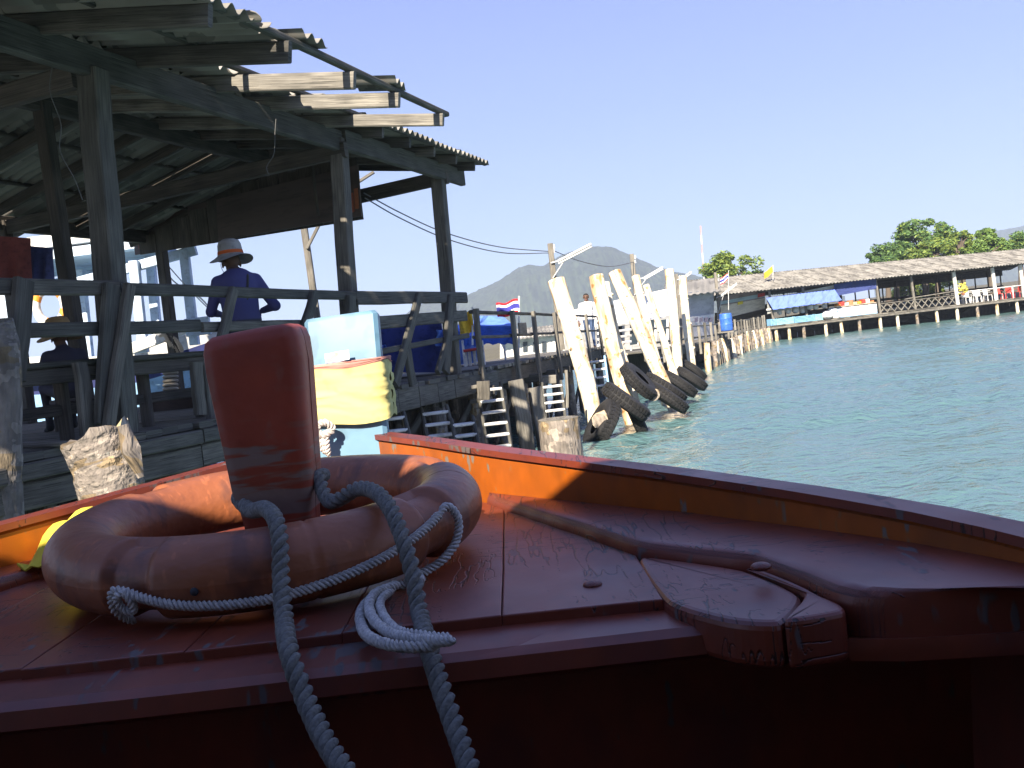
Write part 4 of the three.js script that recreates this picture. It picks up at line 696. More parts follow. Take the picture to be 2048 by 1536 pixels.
// ---------------------------------------------------------------- people
function person(base, face, o) {                     // face: unit plan vector the person looks along
  const rt = V(-face.z, 0, face.x), at = (x, y, z) => base.clone().addScaledVector(rt, x).addScaledVector(face, z).add(V(0, y, 0)), h = o.h, B = [];
  const add = (a, ra, b, rb) => B.push([at(...a.map(q => q * h)), ra * h, at(...b.map(q => q * h)), rb * h]);
  const J = o.joints;
  add(J.hip, .088 * (o.bulk ?? 1), J.chest, .098 * (o.bulk ?? 1)); add([J.chest[0] - .075, J.chest[1] + .015, J.chest[2]], .062, [J.chest[0] + .075, J.chest[1] + .015, J.chest[2]], .062); add([J.hip[0] - .045, J.hip[1], J.hip[2]], .068, [J.hip[0] + .045, J.hip[1], J.hip[2]], .068);
  add(J.chest, .06, J.neck, .034); add(J.neck, .033, J.head, .035);
  for (const [s, q] of [[-1, 'L'], [1, 'R']]) {
    const sh = [J.chest[0] + s * .112, J.chest[1] + .035, J.chest[2]];
    add(sh, .040, J['elbow' + q], .030); add(J['elbow' + q], .029, J['wrist' + q], .020);
    add([J.hip[0] + s * .052, J.hip[1] - .02, J.hip[2]], .056, J['knee' + q], .036); add(J['knee' + q], .036, J['ankle' + q], .024); add(J['ankle' + q], .022, [J['ankle' + q][0], J['ankle' + q][1] - .022, J['ankle' + q][2] + .085], .016);
  }
  const g1 = figure(B, o.cell, .03, p => { const y = (p.y - base.y) / h, r = p.clone().sub(base); const nw = Math.min(...['L', 'R'].map(q => p.distanceTo(at(...J['wrist' + q].map(z => z * h))))); if (nw < .035 || y > o.collar) return o.skin; if (y < J.hip[1] - .005) return y < J.ankleL[1] + .01 ? o.shoe : o.trousers; return o.shirt; });
  // head with brow, nose, jaw and ears, on a finer grid; hands with five fingers
  const H = J.head, C = []; const ah = (a, ra, b, rb) => C.push([at(...a.map(q => q * h)), ra * h, at(...b.map(q => q * h)), rb * h]);
  ah([H[0], H[1] + .028, H[2] - .004], .052, [H[0], H[1] + .03, H[2] + .012], .050); ah([H[0], H[1] - .022, H[2] + .018], .034, [H[0], H[1] - .034, H[2] + .030], .022);
  ah([H[0], H[1] + .012, H[2] + .058], .007, [H[0], H[1] - .008, H[2] + .068], .009); for (const s of [-1, 1]) ah([H[0] + s * .050, H[1] + .012, H[2]], .009, [H[0] + s * .052, H[1] - .012, H[2] + .002], .006);
  const g2 = figure(C, o.cell * .5, .012, p => { const r = p.clone().sub(at(...H.map(z => z * h))), f = r.dot(face), u = r.y; return (o.hair && (u > .045 * h || (f < -.005 * h && u > -.02 * h))) ? o.hair : (Math.abs(u - .016 * h) < .006 * h && f > .035 * h && Math.abs(Math.abs(r.dot(rt)) - .02 * h) < .008 * h) ? [.02, .015, .01] : (Math.abs(u + .026 * h) < .004 * h && f > .04 * h) ? [.2, .07, .06] : o.skin; });
  const hs = [];
  for (const q of ['L', 'R']) { const w = at(...J['wrist' + q].map(z => z * h)), e = at(...J['elbow' + q].map(z => z * h)), d = w.clone().sub(e).normalize(), sd = d.clone().cross(V(0, 1, .2)).normalize(), up = sd.clone().cross(d), F = [[w, .017, w.clone().addScaledVector(d, .07), .024]]; for (let k = 0; k < 4; k++) { const r0 = w.clone().addScaledVector(d, .075).addScaledVector(sd, (k - 1.5) * .019), L = [.05, .062, .058, .045][k], m = r0.clone().addScaledVector(d, L * .6).addScaledVector(up, -.012); F.push([r0, .0092, m, .0088], [m, .0088, m.clone().addScaledVector(d, L * .35).addScaledVector(up, -.03), .0075]); } const th = w.clone().addScaledVector(d, .03).addScaledVector(sd, -.028); F.push([th, .011, th.clone().addScaledVector(d, .035).addScaledVector(sd, -.022), .0095], [th.clone().addScaledVector(d, .035).addScaledVector(sd, -.022), .0095, th.clone().addScaledVector(d, .06).addScaledVector(sd, -.018), .008]); hs.push(figure(F, o.handCell ?? .005, .008, () => o.skin)); }
  const g = mergeGeometries([g1, g2, ...hs]);
  const t = thing('person', o.label, 'person', base);
  part('body', g, M(0xffffff, .85, { vertexColors: true }), t);
  return { t, at: (x, y, z) => at(x * h, y * h, z * h), H };
}
const stand = { hip: [0, .53, 0], chest: [0, .745, .01], neck: [0, .835, .015], head: [0, .90, .03], elbowL: [-.165, .62, 0], wristL: [-.17, .49, .05], elbowR: [.165, .62, 0], wristR: [.17, .49, .05], kneeL: [-.06, .28, .01], ankleL: [-.065, .035, 0], kneeR: [.06, .28, .015], ankleR: [.065, .035, .01] };
function brimHat(parent, c, r, m, band, tilt) {
  const rot = g => g.rotateZ(tilt[0]).rotateX(tilt[1]).translate(c.x, c.y, c.z);
  const pr = [[0, .125], [.05, .122], [.078, .108], [.090, .08], [.096, .02], [.098, 0], [.125, -.018], [.165, -.040], [.168, -.044], [.12, -.024], [.092, -.004]].map(q => new THREE.Vector2(q[0] * r, q[1] * r));
  const hg = new THREE.LatheGeometry(pr, 36); { const p = hg.attributes.position; for (let i = 0; i < p.count; i++) { const x = p.getX(i), z = p.getZ(i), d = Math.hypot(x, z); if (d > .11 * r) p.setY(i, p.getY(i) + .022 * r * Math.sin(Math.atan2(z, x) * 2 + .6) * (d / r - .1) * 14); } hg.computeVertexNormals(); }
  const hat = part('hat', rot(hg), m, parent, 'brimmed sun hat');
  if (band) part('hat_band', rot(new THREE.CylinderGeometry(.0975 * r, .1005 * r, .026 * r, 36, 1, true).translate(0, .016 * r, 0)), band, hat, 'orange hat band');
}
{
  const base = P(492, 700, 10.35).setY(DECK), face = V(-.38, 0, -.92).normalize();
  const J = { ...stand, chest: [0, .735, .035], neck: [-.005, .82, .05], head: [-.012, .875, .085], elbowL: [-.165, .60, .09], wristL: [-.10, .59, .22], elbowR: [.205, .60, -.005], wristR: [.15, .585, .15] };
  const r = person(base, face, { h: 1.70, joints: J, cell: .018, collar: .845, skin: [.10, .055, .035], shirt: [.055, .056, .17], trousers: [.04, .04, .055], shoe: [.02, .02, .02], bulk: 1.2, label: 'person in a blue shirt and pale sun hat standing with back turned' });
  brimHat(r.t, r.at(-.012, .935, .075), 1.32, cloth(.34, .335, .32), cloth(.62, .13, .03), [.05, -.04]);
  const sp = (x, y, z) => r.at(x, y, z); part('bag_strap', tube([sp(.055, .815, .06), sp(.058, .79, -.045), sp(.045, .72, -.075), sp(.03, .62, -.075), sp(.02, .53, -.08)], .013, 30, 6).translate(0, 0, .012), cloth(.05, .05, .045), r.t);
  part('chin_cord', tube([sp(-.07, .91, .08), sp(-.072, .87, .11), sp(-.06, .83, .10)], .003, 16, 4), black, r.t);
}
{
  const base = P(146, 800, 9.6).setY(DECK), face = V(-.7, 0, -.7).normalize();
  const J = { hip: [0, .27, 0], chest: [0, .47, .05], neck: [0, .555, .07], head: [0, .615, .095], elbowL: [-.16, .36, .09], wristL: [-.09, .36, .22], elbowR: [.16, .36, .09], wristR: [.09, .36, .22], kneeL: [-.08, .30, .25], ankleL: [-.08, .03, .24], kneeR: [.08, .30, .25], ankleR: [.08, .03, .24] };
  const r = person(base, face, { h: 1.42, joints: J, cell: .02, collar: .58, skin: [.10, .055, .035], shirt: [.03, .028, .045], trousers: [.025, .025, .03], shoe: [.02, .02, .02], label: 'person in dark clothes and tan hat seated behind the railing' });
  brimHat(r.t, r.at(0, .665, .09), 1.25, cloth(.30, .20, .09), null, [.06, 0]);
  const st = thing('stool', 'low dark wooden stool under the seated person', 'stool', base); part('seat', bar(r.at(-.12, .20, 0), r.at(.12, .20, 0), .28, .04, { up: V(0, 1, 0) }), darkWood, st); for (const [x, z] of [[-.1, -.07], [.1, -.07], [-.1, .07], [.1, .07]]) part('leg', bar(r.at(x, 0, z), r.at(x, .19, z), .04, .04), darkWood, st);
}
{
  const base = P(1183, 696, 28.3).setY(1.49), face = V(-.15, 0, .98).normalize();
  person(base, face, { h: 1.58, joints: { ...stand, kneeL: [-.06, .28, .06], ankleL: [-.07, .035, .10], ankleR: [.06, .045, -.06], kneeR: [.055, .28, .02] }, cell: .03, handCell: .007, collar: .83, skin: [.13, .07, .045], hair: [.012, .010, .009], shirt: [.72, .72, .72], trousers: [.045, .075, .15], shoe: [.04, .03, .03], label: 'person in a white shirt and blue jeans walking on the walkway' });
}
// ---------------------------------------------------------------- boats moored behind the shed
{
  const D0 = 17.4, tr = thing('trawler', 'white and blue fishing boat moored behind the shed', 'boat', P(200, 760, D0).setY(0));
  const topL = [[-260, 745], [70, 729], [260, 704], [370, 660], [425, 636]], xs = []; for (let x = -260; x <= 425; x += 34) xs.push(x); xs.push(425);
  const hullRow = (f, side) => xs.map(x => { const b = clamp((425 - x) / 300), w = 2.6 * Math.sqrt(b), p = P(x, interp(topL, x), D0), y = f < 1 ? lerp(p.y, -.2, f) : -.2; const flare = 1 - f * .55; return V(p.x + f * f * -.9 * (1 - b), y, p.z - (side ? 1.3 + .0 + w * .5 * flare : 1.3 - w * .5 * flare)); });
  for (const sd of [0, 1]) {
    part('sheer_strake', slab([hullRow(0, sd), hullRow(.09, sd)], .05), white, tr); part('navy_band', slab([hullRow(.09, sd), hullRow(.20, sd)], .045), navy, tr);
    part('topsides', slab([hullRow(.20, sd), hullRow(.45, sd)], .045), skyBlue, tr); part('bottom_planking', slab([hullRow(.45, sd), hullRow(.75, sd), hullRow(1, sd)], .045), navy, tr);
  }
  const B = (n, x0, y0, x1, y1, w, m, D = D0 - .3, h) => part(n, bar(P(x0, y0, D), P(x1, y1, D), w, h ?? w, {}), m, tr);
  for (const [x0, y0, x1, y1, D] of [[18, 560, 30, 740, 17], [205, 545, 222, 715, 17], [160, 540, 178, 715, 18.2], [268, 522, 288, 705, 17], [300, 512, 318, 700, 18.2], [368, 500, 390, 690, 17.1]]) B('cabin_post', x0, y0, x1, y1, .15, paleBlue, D, .15);
  B('roof_beam', 100, 580, 392, 500, .13, paleBlue, 17.1, .16); B('roof_beam', 100, 570, 380, 500, .13, paleBlue, 18.6, .16);
  B('gunwale_rail', 225, 712, 372, 656, .10, white, 16.9, .18); B('gunwale_rail', 372, 656, 420, 650, .10, paleBlue, 16.9, .3); B('gunwale_rail', -40, 728, 110, 722, .1, white, 16.9, .16);
  const slabAt = (n, x0, ya, x1, yb, th, m, D, dep) => { const a = P(x0, ya, D), b = P(x1, yb, D), d = V(0, 0, -dep); part(n, quadSlab(a, b, a.clone().add(d), b.clone().add(d), th, 4, 2), m, tr); };
  slabAt('cabin_roof', -60, 515, 272, 470, .20, white, 16.9, 2.4); slabAt('roof_stripe', -60, 532, 272, 488, .06, navy, 16.93, 2.3); slabAt('roof_edge', -60, 540, 274, 496, .16, paleBlue, 16.88, 2.4);
  const wall = (x0, y0, x1, y1, D, m) => part('cabin_wall', quadSlab(P(x0, y0, D), P(x1, y0 - 8, D), P(x0, y1, D), P(x1, y1 - 5, D), .06, 2, 2), m, tr);
  wall(-120, 560, 14, 740, 17.6, paleBlue);
  part('stay', tube([P(320, 515, 16.9), P(345, 560, 16.9), P(400, 595, 16.8), P(425, 622, 16.8)], .012, 20, 5), whiteRope, tr); part('stay', tube([P(322, 515, 16.95), P(375, 575, 16.9), P(425, 625, 16.8)], .010, 20, 5), whiteRope, tr);
  // ring buoy on the cabin
  const rb = thing('ring_buoy', 'white ring buoy with orange bands hung on the moored boat', 'lifebuoy', P(101, 612, 15.6));
  const c = P(101, 612, 15.6), fr = (a, q, k) => { const R = .235, r = .075 * k; return V(Math.cos(a) * (R + Math.cos(q) * r) * .86, Math.sin(a) * (R + Math.cos(q) * r) * 1.22, Math.sin(q) * r).applyAxisAngle(V(0, 1, 0), .25).add(c); };
  const tor = (a0, a1, k, n) => { const rows = []; for (let i = 0; i <= n; i++) { const r = []; for (let j = 0; j <= 14; j++) r.push(fr(lerp(a0, a1, i / n), j / 14 * 6.2832, k)); rows.push(r); } return sheet(rows); };
  part('ring', tor(0, 6.2832, 1, 40), white, rb); for (const d of [45, 150, 255, 335]) part('band', tor((d - 12) * .01745, (d + 12) * .01745, 1.05, 5), orange, rb);
  const pile = []; for (let k = 0; k < 7; k++) { const x = 345 + rr(-14, 20), y = 690 + rr(-8, 6); pile.push(rope([P(x - 14, y - 12, 16.4), P(x - 4, y - 14 + rr(-4, 4), 16.35), P(x + 8, y + 4, 16.35), P(x + 12, y + 16, 16.4)], .026, .09, { seg: 6, m: 5 })); }
  solo('rope_heap', mergeGeometries(pile), M(lin(.55, .45, .33), .95), 'cream rope heaped on the gunwale of the moored boat', 'rope');
  // spring-like coil on a brown hull beyond the bench
  const coil = []; for (let k = 0; k < 6; k++) { const q = P(341, 738 + k * 8, 12.5); coil.push(new THREE.TorusGeometry(.075, .022, 8, 20).rotateX(1.45).translate(q.x, q.y, q.z)); }
  solo('rope_coil', mergeGeometries(coil), M(lin(.40, .36, .28), .6), 'stack of pale rings like a coil behind the bench', 'coil');
  const rows = []; for (let j = 0; j <= 6; j++) { const r = []; for (let i = 0; i <= 16; i++) { const u = i / 16, v = j / 6, x = lerp(298, 425, u), yt = interp([[298, 800], [330, 782], [425, 778]], x); r.push(P(x, lerp(yt, 860, v) , 12.6 - .5 * Math.sin(v * 1.5) * Math.sin(u * 2.6))); } rows.push(r); }
  solo('brown_skiff', slab(rows, .05), W(.10, .06, .035), 'dark brown wooden skiff bow behind the bench', 'skiff');
}
// ---------------------------------------------------------------- stalls, flags, poles and wires
{
  const stall = (x0, x1, yt, yb, D, m, name, label, f) => { const dz = V(-.2, .25, -1.2), a = P(x0, yt, D), b = P(x1, yt, D), c = P(x0, yb, D), d = P(x1, yb, D), t = thing(name, label, 'stall', c.clone().setY(WY(3))); part('roof_tarp', quadSlab(a.clone().add(dz), b.clone().add(dz), a, b, .01, 12, 6, (u, v) => V(0, -.06 * Math.sin(Math.PI * u) * Math.sin(Math.PI * v), 0)), m[0], t); part('valance', quadSlab(a, b, c, d, .008, 16, 4, (u, v) => V(0, .02 * Math.sin(u * 30) * v, .03 * Math.sin(u * 20) * v)), m[1], t); for (const q of [c, d, c.clone().add(dz), d.clone().add(dz)]) part('pole', bar(q.clone().setY(WY(3)), q.clone().add(V(0, .1, 0)), .045, .045), white, t); return t; };
  stall(930, 1028, 652, 688, 19.6, [tarpLight, tarpBlue], 'market_stall', 'stall with a bright blue tarpaulin roof on the walkway');
  stall(926, 965, 672, 692, 18.2, [tarpBlue, tarpBlue], 'market_stall', 'small stall with a sagging dark blue valance by the shed corner');
  const goods = thing('goods_table', 'cluttered table with red trim below the blue valance', 'table', P(945, 720, 18.4).setY(WY(2.5))); const gp = (x, y) => P(x, y, 18.4); part('table_top', bar(gp(928, 702), gp(965, 696), .5, .05, { up: V(0, 1, 0) }), red, goods); for (const x of [930, 938, 948, 956, 963]) part('leg', bar(gp(x, 704).setY(WY(2.5)), gp(x, 700), .06, .06), white, goods);
  // heap under a tarpaulin
  const rows = [], c = wk(4.1, -1.35, WY(4)); for (let j = 0; j <= 20; j++) { const r = []; for (let i = 0; i <= 28; i++) { const a = i / 28 * 6.2832, v = j / 20, q = Math.sin(v * 1.5708) * (.5 + .16 * fbm(Math.cos(a) * 2 + 5, Math.sin(a) * 2 + 5, 3) + .06 * Math.sin(a * 9) * v); r.push(V(c.x + Math.cos(a) * q * .9, c.y + .02 + .75 * Math.max(0, Math.cos(v * 1.5708)) ** .7 + .05 * fbm(a * 3, v * 4, 3), c.z + Math.sin(a) * q)); } rows.push(r); }
  solo('tarpaulin_heap', sheet(rows), tarpLight, 'heap covered by a creased blue tarpaulin on the walkway', 'tarpaulin');
  const tb = (x0, x1, y0, y1, D, m, label) => { const a = P(x0, y0, D), b = P(x1, y0, D), cc = P(x0, y1, D), d = P(x1, y1, D); solo('hanging_tarp', quadSlab(a, b, cc, d, .01, 16, 8, (u, v) => V(.02 * Math.sin(v * 6), 0, .07 * Math.sin(u * 13 + v))), m, label, 'tarpaulin'); };
  tb(750, 882, 640, 745, 15.6, cloth(.04, .06, .26), 'blue tarpaulin coloured dark navy for shade behind the shed railing'); tb(745, 770, 690, 708, 15.3, tarpLight, 'small bright blue patch drawn as the sunlit strip of tarp between the railing boards'); tb(872, 905, 660, 692, 15.4, tarpLight, 'bright blue tarp corner beside the shed corner post'); tb(720, 800, 632, 662, 16.5, cloth(.35, .35, .36), 'grey cloth roof edge behind the shed railing');  // navy and bright blue put shade and a sunlit strip into the tarp colour
  const flagT = (() => { const cv2 = document.createElement('canvas'); cv2.width = 192; cv2.height = 128; const x = cv2.getContext('2d'); for (const [c0, y, h] of [['#c8232c', 0, 22], ['#f4f4f4', 21, 22], ['#3a3a94', 42, 44], ['#f4f4f4', 85, 22], ['#c8232c', 106, 22]]) { x.fillStyle = c0; x.fillRect(0, y, 192, h); } const t = new THREE.CanvasTexture(cv2); t.colorSpace = THREE.SRGBColorSpace; return t; })();
  const flag = (x0, y0, x1, y1, hgt, D, m, px, py0, py1, label) => { const t = thing('flag', label, 'flag', P(px, py1, D)); const a = P(x0, y0, D), b = P(x1, y1, D), dn = V(0, -hgt, 0), rows = []; for (let j = 0; j <= 8; j++) { const r = []; for (let i = 0; i <= 20; i++) { const u = i / 20; r.push(a.clone().lerp(b, u).addScaledVector(dn, j / 8).add(V(0, .02 * Math.sin(u * 8), .06 * Math.sin(u * 9 + j * .3) * (.3 + u)))); } rows.push(r); } const g = sheet(rows, { uv: true }); { const uv = g.attributes.uv; for (let i = 0; i < uv.count; i++) uv.setY(i, 1 - uv.getY(i)); } part('cloth', g, m, t); part('pole', bar(P(px, py1, D), P(px, py0, D), .03, .03), white, t); };
  const thai = M(0xffffff, .9, { map: flagT });
  flag(1037, 598, 992, 608, .27, 19.4, thai, 1038, 592, 722, 'striped red white and blue flag over the blue stall');
  flag(944, 622, 916, 632, .36, 17.2, cloth(.75, .48, .04), 945, 614, 690, 'yellow flag beside the shed corner post'); flag(1456, 546, 1440, 558, .38, 62, thai, 1457, 541, 620, 'small striped flag in front of the single round tree'); flag(1545, 532, 1528, 546, .42, 68, cloth(.8, .38, .03), 1546, 530, 560, 'orange flag on the market roof');
  // poles with fluorescent lamps
  const lampPole = (xp, yt, yb, D, x0, y0, x1, y1, label) => { const b = P(xp + (yb - yt) * .11, yb, D), t = thing('lamp_post', label, 'lamp post', b, 'lamp posts along the walkway'); part('pole', bar(b, P(xp, yt, D), .16, .16, { n: 3, taper: .8 }), W(.42, .40, .36), t); const a = P(x0, y0, D - .15), c = P(x1, y1, D - .4); part('arm', bar(P(xp + 2, y0 + 4, D - .1), a, .04, .04), greyMetal, t); const h = part('lamp_housing', bar(a, c, .13, .05), white, t); part('tube_lamp', tube([a.clone().add(V(0, -.06, .02)), c.clone().add(V(0, -.06, .02))], .02, 4, 8), white, h); part('brace', bar(P(xp + 6, y0 + 34, D - .1), a.clone().lerp(c, .25), .03, .03), greyMetal, t); for (const k of [0, 1]) part('insulator', new THREE.CylinderGeometry(.03, .04, .1, 10).translate(P(xp + 7, yt + 6 + k * 9, D).x, P(xp + 7, yt + 6 + k * 9, D).y, P(xp, yt, D).z), white, t); };
  lampPole(1100, 487, 700, 24.5, 1117, 522, 1183, 488, 'tallest lamp post carrying the wires, behind the thickest white pole'); lampPole(1263, 508, 690, 33, 1288, 556, 1326, 534, 'lamp post with a slanting tube lamp behind the thin white pole'); lampPole(1352, 548, 690, 41, 1366, 556, 1382, 544, 'lamp post behind the almost upright white pole'); lampPole(1430, 545, 655, 52, 1440, 592, 1474, 566, 'lamp post beside the blue barrel');
  const wire = (pts, label) => solo('overhead_wire', tube(pts.map(q => P(...q)), .011, 40, 5), M(lin(.12, .12, .13), .7), label, 'wire', 'overhead wires');
  wire([[728, 386, 14.8], [800, 425, 16.5], [890, 465, 19], [1000, 494, 22], [1098, 503, 24.5]], 'upper wire from the shed to the tallest lamp post'); wire([[730, 396, 14.8], [800, 436, 16.5], [900, 480, 19], [1010, 506, 22], [1098, 506, 24.5]], 'lower wire from the shed to the tallest lamp post'); wire([[1104, 500, 24.5], [1160, 522, 27], [1220, 533, 30], [1268, 524, 33]], 'wire from the tallest lamp post to the next one');
  const pb = P(644, 705, 19.5), ob = thing('braced_post', 'pale slender post with a diagonal brace behind the shed', 'post', pb); part('shaft', bar(pb, P(606, 440, 19.5), .125, .125, { n: 3 }), paleWoods[1], ob); part('brace', bar(P(614, 497, 19.4), P(648, 430, 19.4), .06, .06), paleWoods[1], ob);
  part('brace', bar(P(660, 400, 19.4), P(748, 344, 19.4), .06, .06), paleWoods[1], ob);
}

// ---------------------------------------------------------------- houses behind the walkway
{
  // low white house far behind the blue stall
  const h = thing('white_house', 'low white house with a grey roof far behind the walkway', 'house', P(1075, 715, 75).setY(.3)), D = 75, q = (x, y, d = D) => P(x, y, d);
  part('wall', quadSlab(q(1000, 676), q(1112, 664), q(1000, 728), q(1112, 716), .2, 2, 2), offwhite, h); for (const x of [1046, 1066, 1084]) part('window', quadSlab(q(x, 684, 74.9), q(x + 9, 683, 74.9), q(x, 704, 74.9), q(x + 9, 703, 74.9), .05, 1, 1), M(lin(.04, .05, .06), .2), h);
  part('roof', corrugated(q(996, 662, 79), V(1, 0, -.12).normalize(), V(0, -.16, 1).normalize(), 5.0, 5.2, { pitch: .3, amp: .03 }), roofM, h);
  // awning and shop front
  const sh = thing('shop_front', 'white shop front with a scalloped white awning behind the poles', 'shop', P(1250, 700, 33).setY(1.4)), s = (x, y, d) => P(x, y, d);
  const aw = []; for (let j = 0; j <= 6; j++) { const r = []; for (let i = 0; i <= 48; i++) { const u = i / 48, x = lerp(1136, 1350, u), v = j / 6, yt = lerp(622, 574, u), yb = lerp(660, 628, u); r.push(P(x, lerp(yt, yb, v) + (j === 6 ? 4 * Math.abs(Math.sin(u * 34)) : 0), lerp(31.5, 36.5, u) - v * 1.0 + .05 * Math.sin(u * 60) * v)); } aw.push(r); }
  part('awning', slab(aw, .02), cloth(.85, .83, .78), sh, 'scalloped white awning');
  part('wall', quadSlab(s(1130, 630, 34.5), s(1352, 590, 39.5), s(1130, 712, 34.5), s(1352, 690, 39.5), .1, 4, 2), offwhite, sh);
  for (const [x0, x1] of [[1232, 1246], [1262, 1276], [1296, 1310], [1322, 1334]]) { const w = part('window', quadSlab(s(x0, 640, 33.9), s(x1, 638, 34.1), s(x0, 690, 33.9), s(x1, 688, 34.1), .04, 1, 1), M(lin(.05, .07, .09), .15), sh); part('frame', bar(s(x1 + 1, 638, 33.9), s(x1 + 1, 690, 33.9), .08, .05), greyMetal, w); }
  for (let k = 0; k < 4; k++) part('ledge', bar(s(1196, 655 + k * 12, 31.5), s(1262, 647 + k * 12, 33), .05, .08), k % 2 ? white : offwhite, sh);
  for (const x of [1160, 1196, 1228, 1262, 1300, 1340]) part('awning_post', bar(s(x, 706, 31 + (x - 1140) * .026), s(x, 645, 31 + (x - 1140) * .026), .07, .07), greyMetal, sh);
  // plain white house at the bend
  const h2 = thing('white_house', 'white house with grey eave beside the picket fence', 'house', P(1390, 690, 45).setY(.6)), q2 = (x, y, d = 46) => P(x, y, d);
  part('wall', quadSlab(q2(1340, 590, 44), q2(1428, 578, 52), q2(1340, 642, 44), q2(1428, 632, 52), .15, 2, 2), P_(.38, .39, .40), h2, 'grey upper wall'); part('wall', quadSlab(q2(1340, 640, 43.4), q2(1428, 628, 51.4), q2(1340, 712, 43.4), q2(1428, 690, 51.4), .15, 2, 2), white, h2);
  for (const [a, b] of [[1388, 1396], [1398, 1406], [1408, 1416], [1418, 1425]]) { const d = 43.2 + (a - 1340) * .09; part('window', quadSlab(q2(a, 636, d), q2(b, 634, d), q2(a, 645, d), q2(b, 643, d), .05, 1, 1), M(lin(.05, .05, .08), .2), h2); }
  part('roof', quadSlab(q2(1330, 566, 50), q2(1440, 556, 60), q2(1330, 596, 43), q2(1440, 582, 51), .06, 30, 6, (u) => V(0, .03 * Math.sin(u * 140), 0)), roofM, h2);
}
// ---------------------------------------------------------------- market hall on piles across the bay
const FM = line(17.2, 66.6, 38.6, 72.6), fm = (s, o, y) => LP(FM, s, o, y), fx = (x, y, o = 0) => PL(x, y, FM, o), FY = 1.03;
{
  const hall = thing('market_hall', 'long open market hall with grey corrugated roof on piles', 'building', fm(12, -4, 0));
  const S1 = 27, eave = 3.42, ridge = s => lerp(4.72, 4.62, clamp(s / 22));
  for (let s = -.2; s < S1; s += .5) part('deck_plank', bar(fm(s + .25, -9, FY - .04), fm(s + .25, .15 + rr(-.03, .03), FY - .04), .48, .07, { up: V(0, 1, 0) }), rnd() < .5 ? palew() : wood(), hall);
  for (let s = 0; s < S1; s += 4.5) part('edge_beam', bar(fm(s, .1, FY - .16), fm(s + 4.48, .1, FY - .16), .08, .14), paleWoods[1], hall);
  const px = [1552, 1578, 1608, 1652, 1683, 1720, 1762, 1797, 1836, 1876, 1917, 1958, 1998, 2038, 2078];
  px.forEach((x, i) => { const a = fx(x, 660, -.1); const l = rr(-.07, .07); part('pile', log([fm(a.s + l, -.1, -.9), fm(a.s + l * .5, -.1, .1), fm(a.s, -.1, FY - .1)], [.13, .115, .105], { n: 7, m: 10, amp: .12 }), i % 3 === 2 ? bark : peeled, hall); });
  for (let k = 0; k < 26; k++) part('inner_pile', bar(fm(rr(0, S1), rr(-7, -2), -.8), fm(rr(0, S1) * 0 + k * 1.04, -2 - (k % 3) * 2, FY - .1), .2, .2), woods[3], hall);
  for (let s = 0; s < S1; s += 1.4) part('added_dark_backing', bar(fm(s + .7, -3.2, -.3), fm(s + .7, -3.2, FY - .1), 1.36, .05, { up: fm(0, 1, 0).sub(fm(0, 0, 0)) }), darkWood, hall);  // dark planks added to stand for the shade below the deck
  // roof sheets, front and back slopes
  const u = fm(1, 0, 0).sub(fm(0, 0, 0)), out = fm(0, 1, 0).sub(fm(0, 0, 0));
  for (let s = -4.6; s < S1; s += 1.5) {
    const r0 = ridge(s), dn = out.clone().multiplyScalar(4.7).setY(eave - r0), L = dn.length(); dn.normalize();
    part('roof_sheet', corrugated(fm(s, -4, r0), u, dn, 1.54, L, { pitch: .26, amp: .034, seg: 8, ny: 1 }), roofM, hall);
    const d2 = out.clone().multiplyScalar(-5.4).setY(eave - r0 - .2), L2 = d2.length(); d2.normalize(); part('roof_sheet', corrugated(fm(s, -4.02, r0 + .02), u, d2, 1.54, L2, { pitch: .21, amp: .03, seg: 4, ny: 1 }), roofM, hall);
  }
  for (const x of [1540, 1608, 1755, 1826, 1912, 1990, 2046]) { const a = fx(x, 600, 0), top = eave + .12; part('post', bar(fm(a.s + .12, .0, FY), fm(a.s - .02, 0, top), x > 1900 ? .22 : .15, .15), x > 1900 ? offwhite : paleWoods[1], hall); part('post', bar(fm(a.s + .1, -8.6, FY), fm(a.s, -8.6, eave - .05), .16, .16), darkWood, hall); part('tie_beam', bar(fm(a.s, 0, eave - .04), fm(a.s, -8.8, eave - .04), .08, .16), darkWood, hall); }
  part('eave_beam', bar(fm(-.3, .05, eave - .02), fm(S1, .05, eave - .02), .08, .14), darkWood, hall);
  for (let s = .5; s < S1; s += 1.25) part('back_post', bar(fm(s, -8.7, FY), fm(s, -8.7, eave - .1), .09, .09), darkWood, hall);
  for (const y of [1.35, 1.65, 1.95, 2.95, 3.2]) part('back_rail', bar(fm(8, -8.75, y), fm(S1, -8.75, y), .06, y > 2.5 ? .26 : .2), darkWood, hall);
  // closed bays: grey boards, signs, awnings
  const board = (n, x0, y0, x1, y1, x2, y2, x3, y3, o, m, l) => { const p = (x, y) => { const a = fx(x, y, o); return fm(a.s, o, a.y); }; return part(n, quadSlab(p(x0, y0), p(x1, y1), p(x2, y2), p(x3, y3), .04, 8, 3), m, hall, l); };
  board('wall_board', 1535, 596, 1598, 585, 1535, 628, 1598, 614, -.05, P_(.33, .345, .33)); board('wall_board', 1600, 584, 1668, 570, 1600, 614, 1668, 598, -.05, P_(.36, .37, .355));
  board('wall_board', 1435, 596, 1530, 574, 1435, 640, 1530, 618, -1.4, P_(.30, .25, .25), 'faded pinkish sign board'); board('sign_stripe', 1435, 604, 1530, 586, 1435, 610, 1530, 594, -1.32, P_(.36, .50, .56)); board('sign_stripe', 1516, 588, 1530, 585, 1516, 595, 1530, 592, -1.26, red); board('wall_board', 1438, 612, 1530, 596, 1438, 640, 1530, 616, -1.3, P_(.62, .58, .48)); board('yellow_patch', 1476, 604, 1486, 602, 1476, 610, 1486, 608, -1.2, P_(.8, .65, .05));
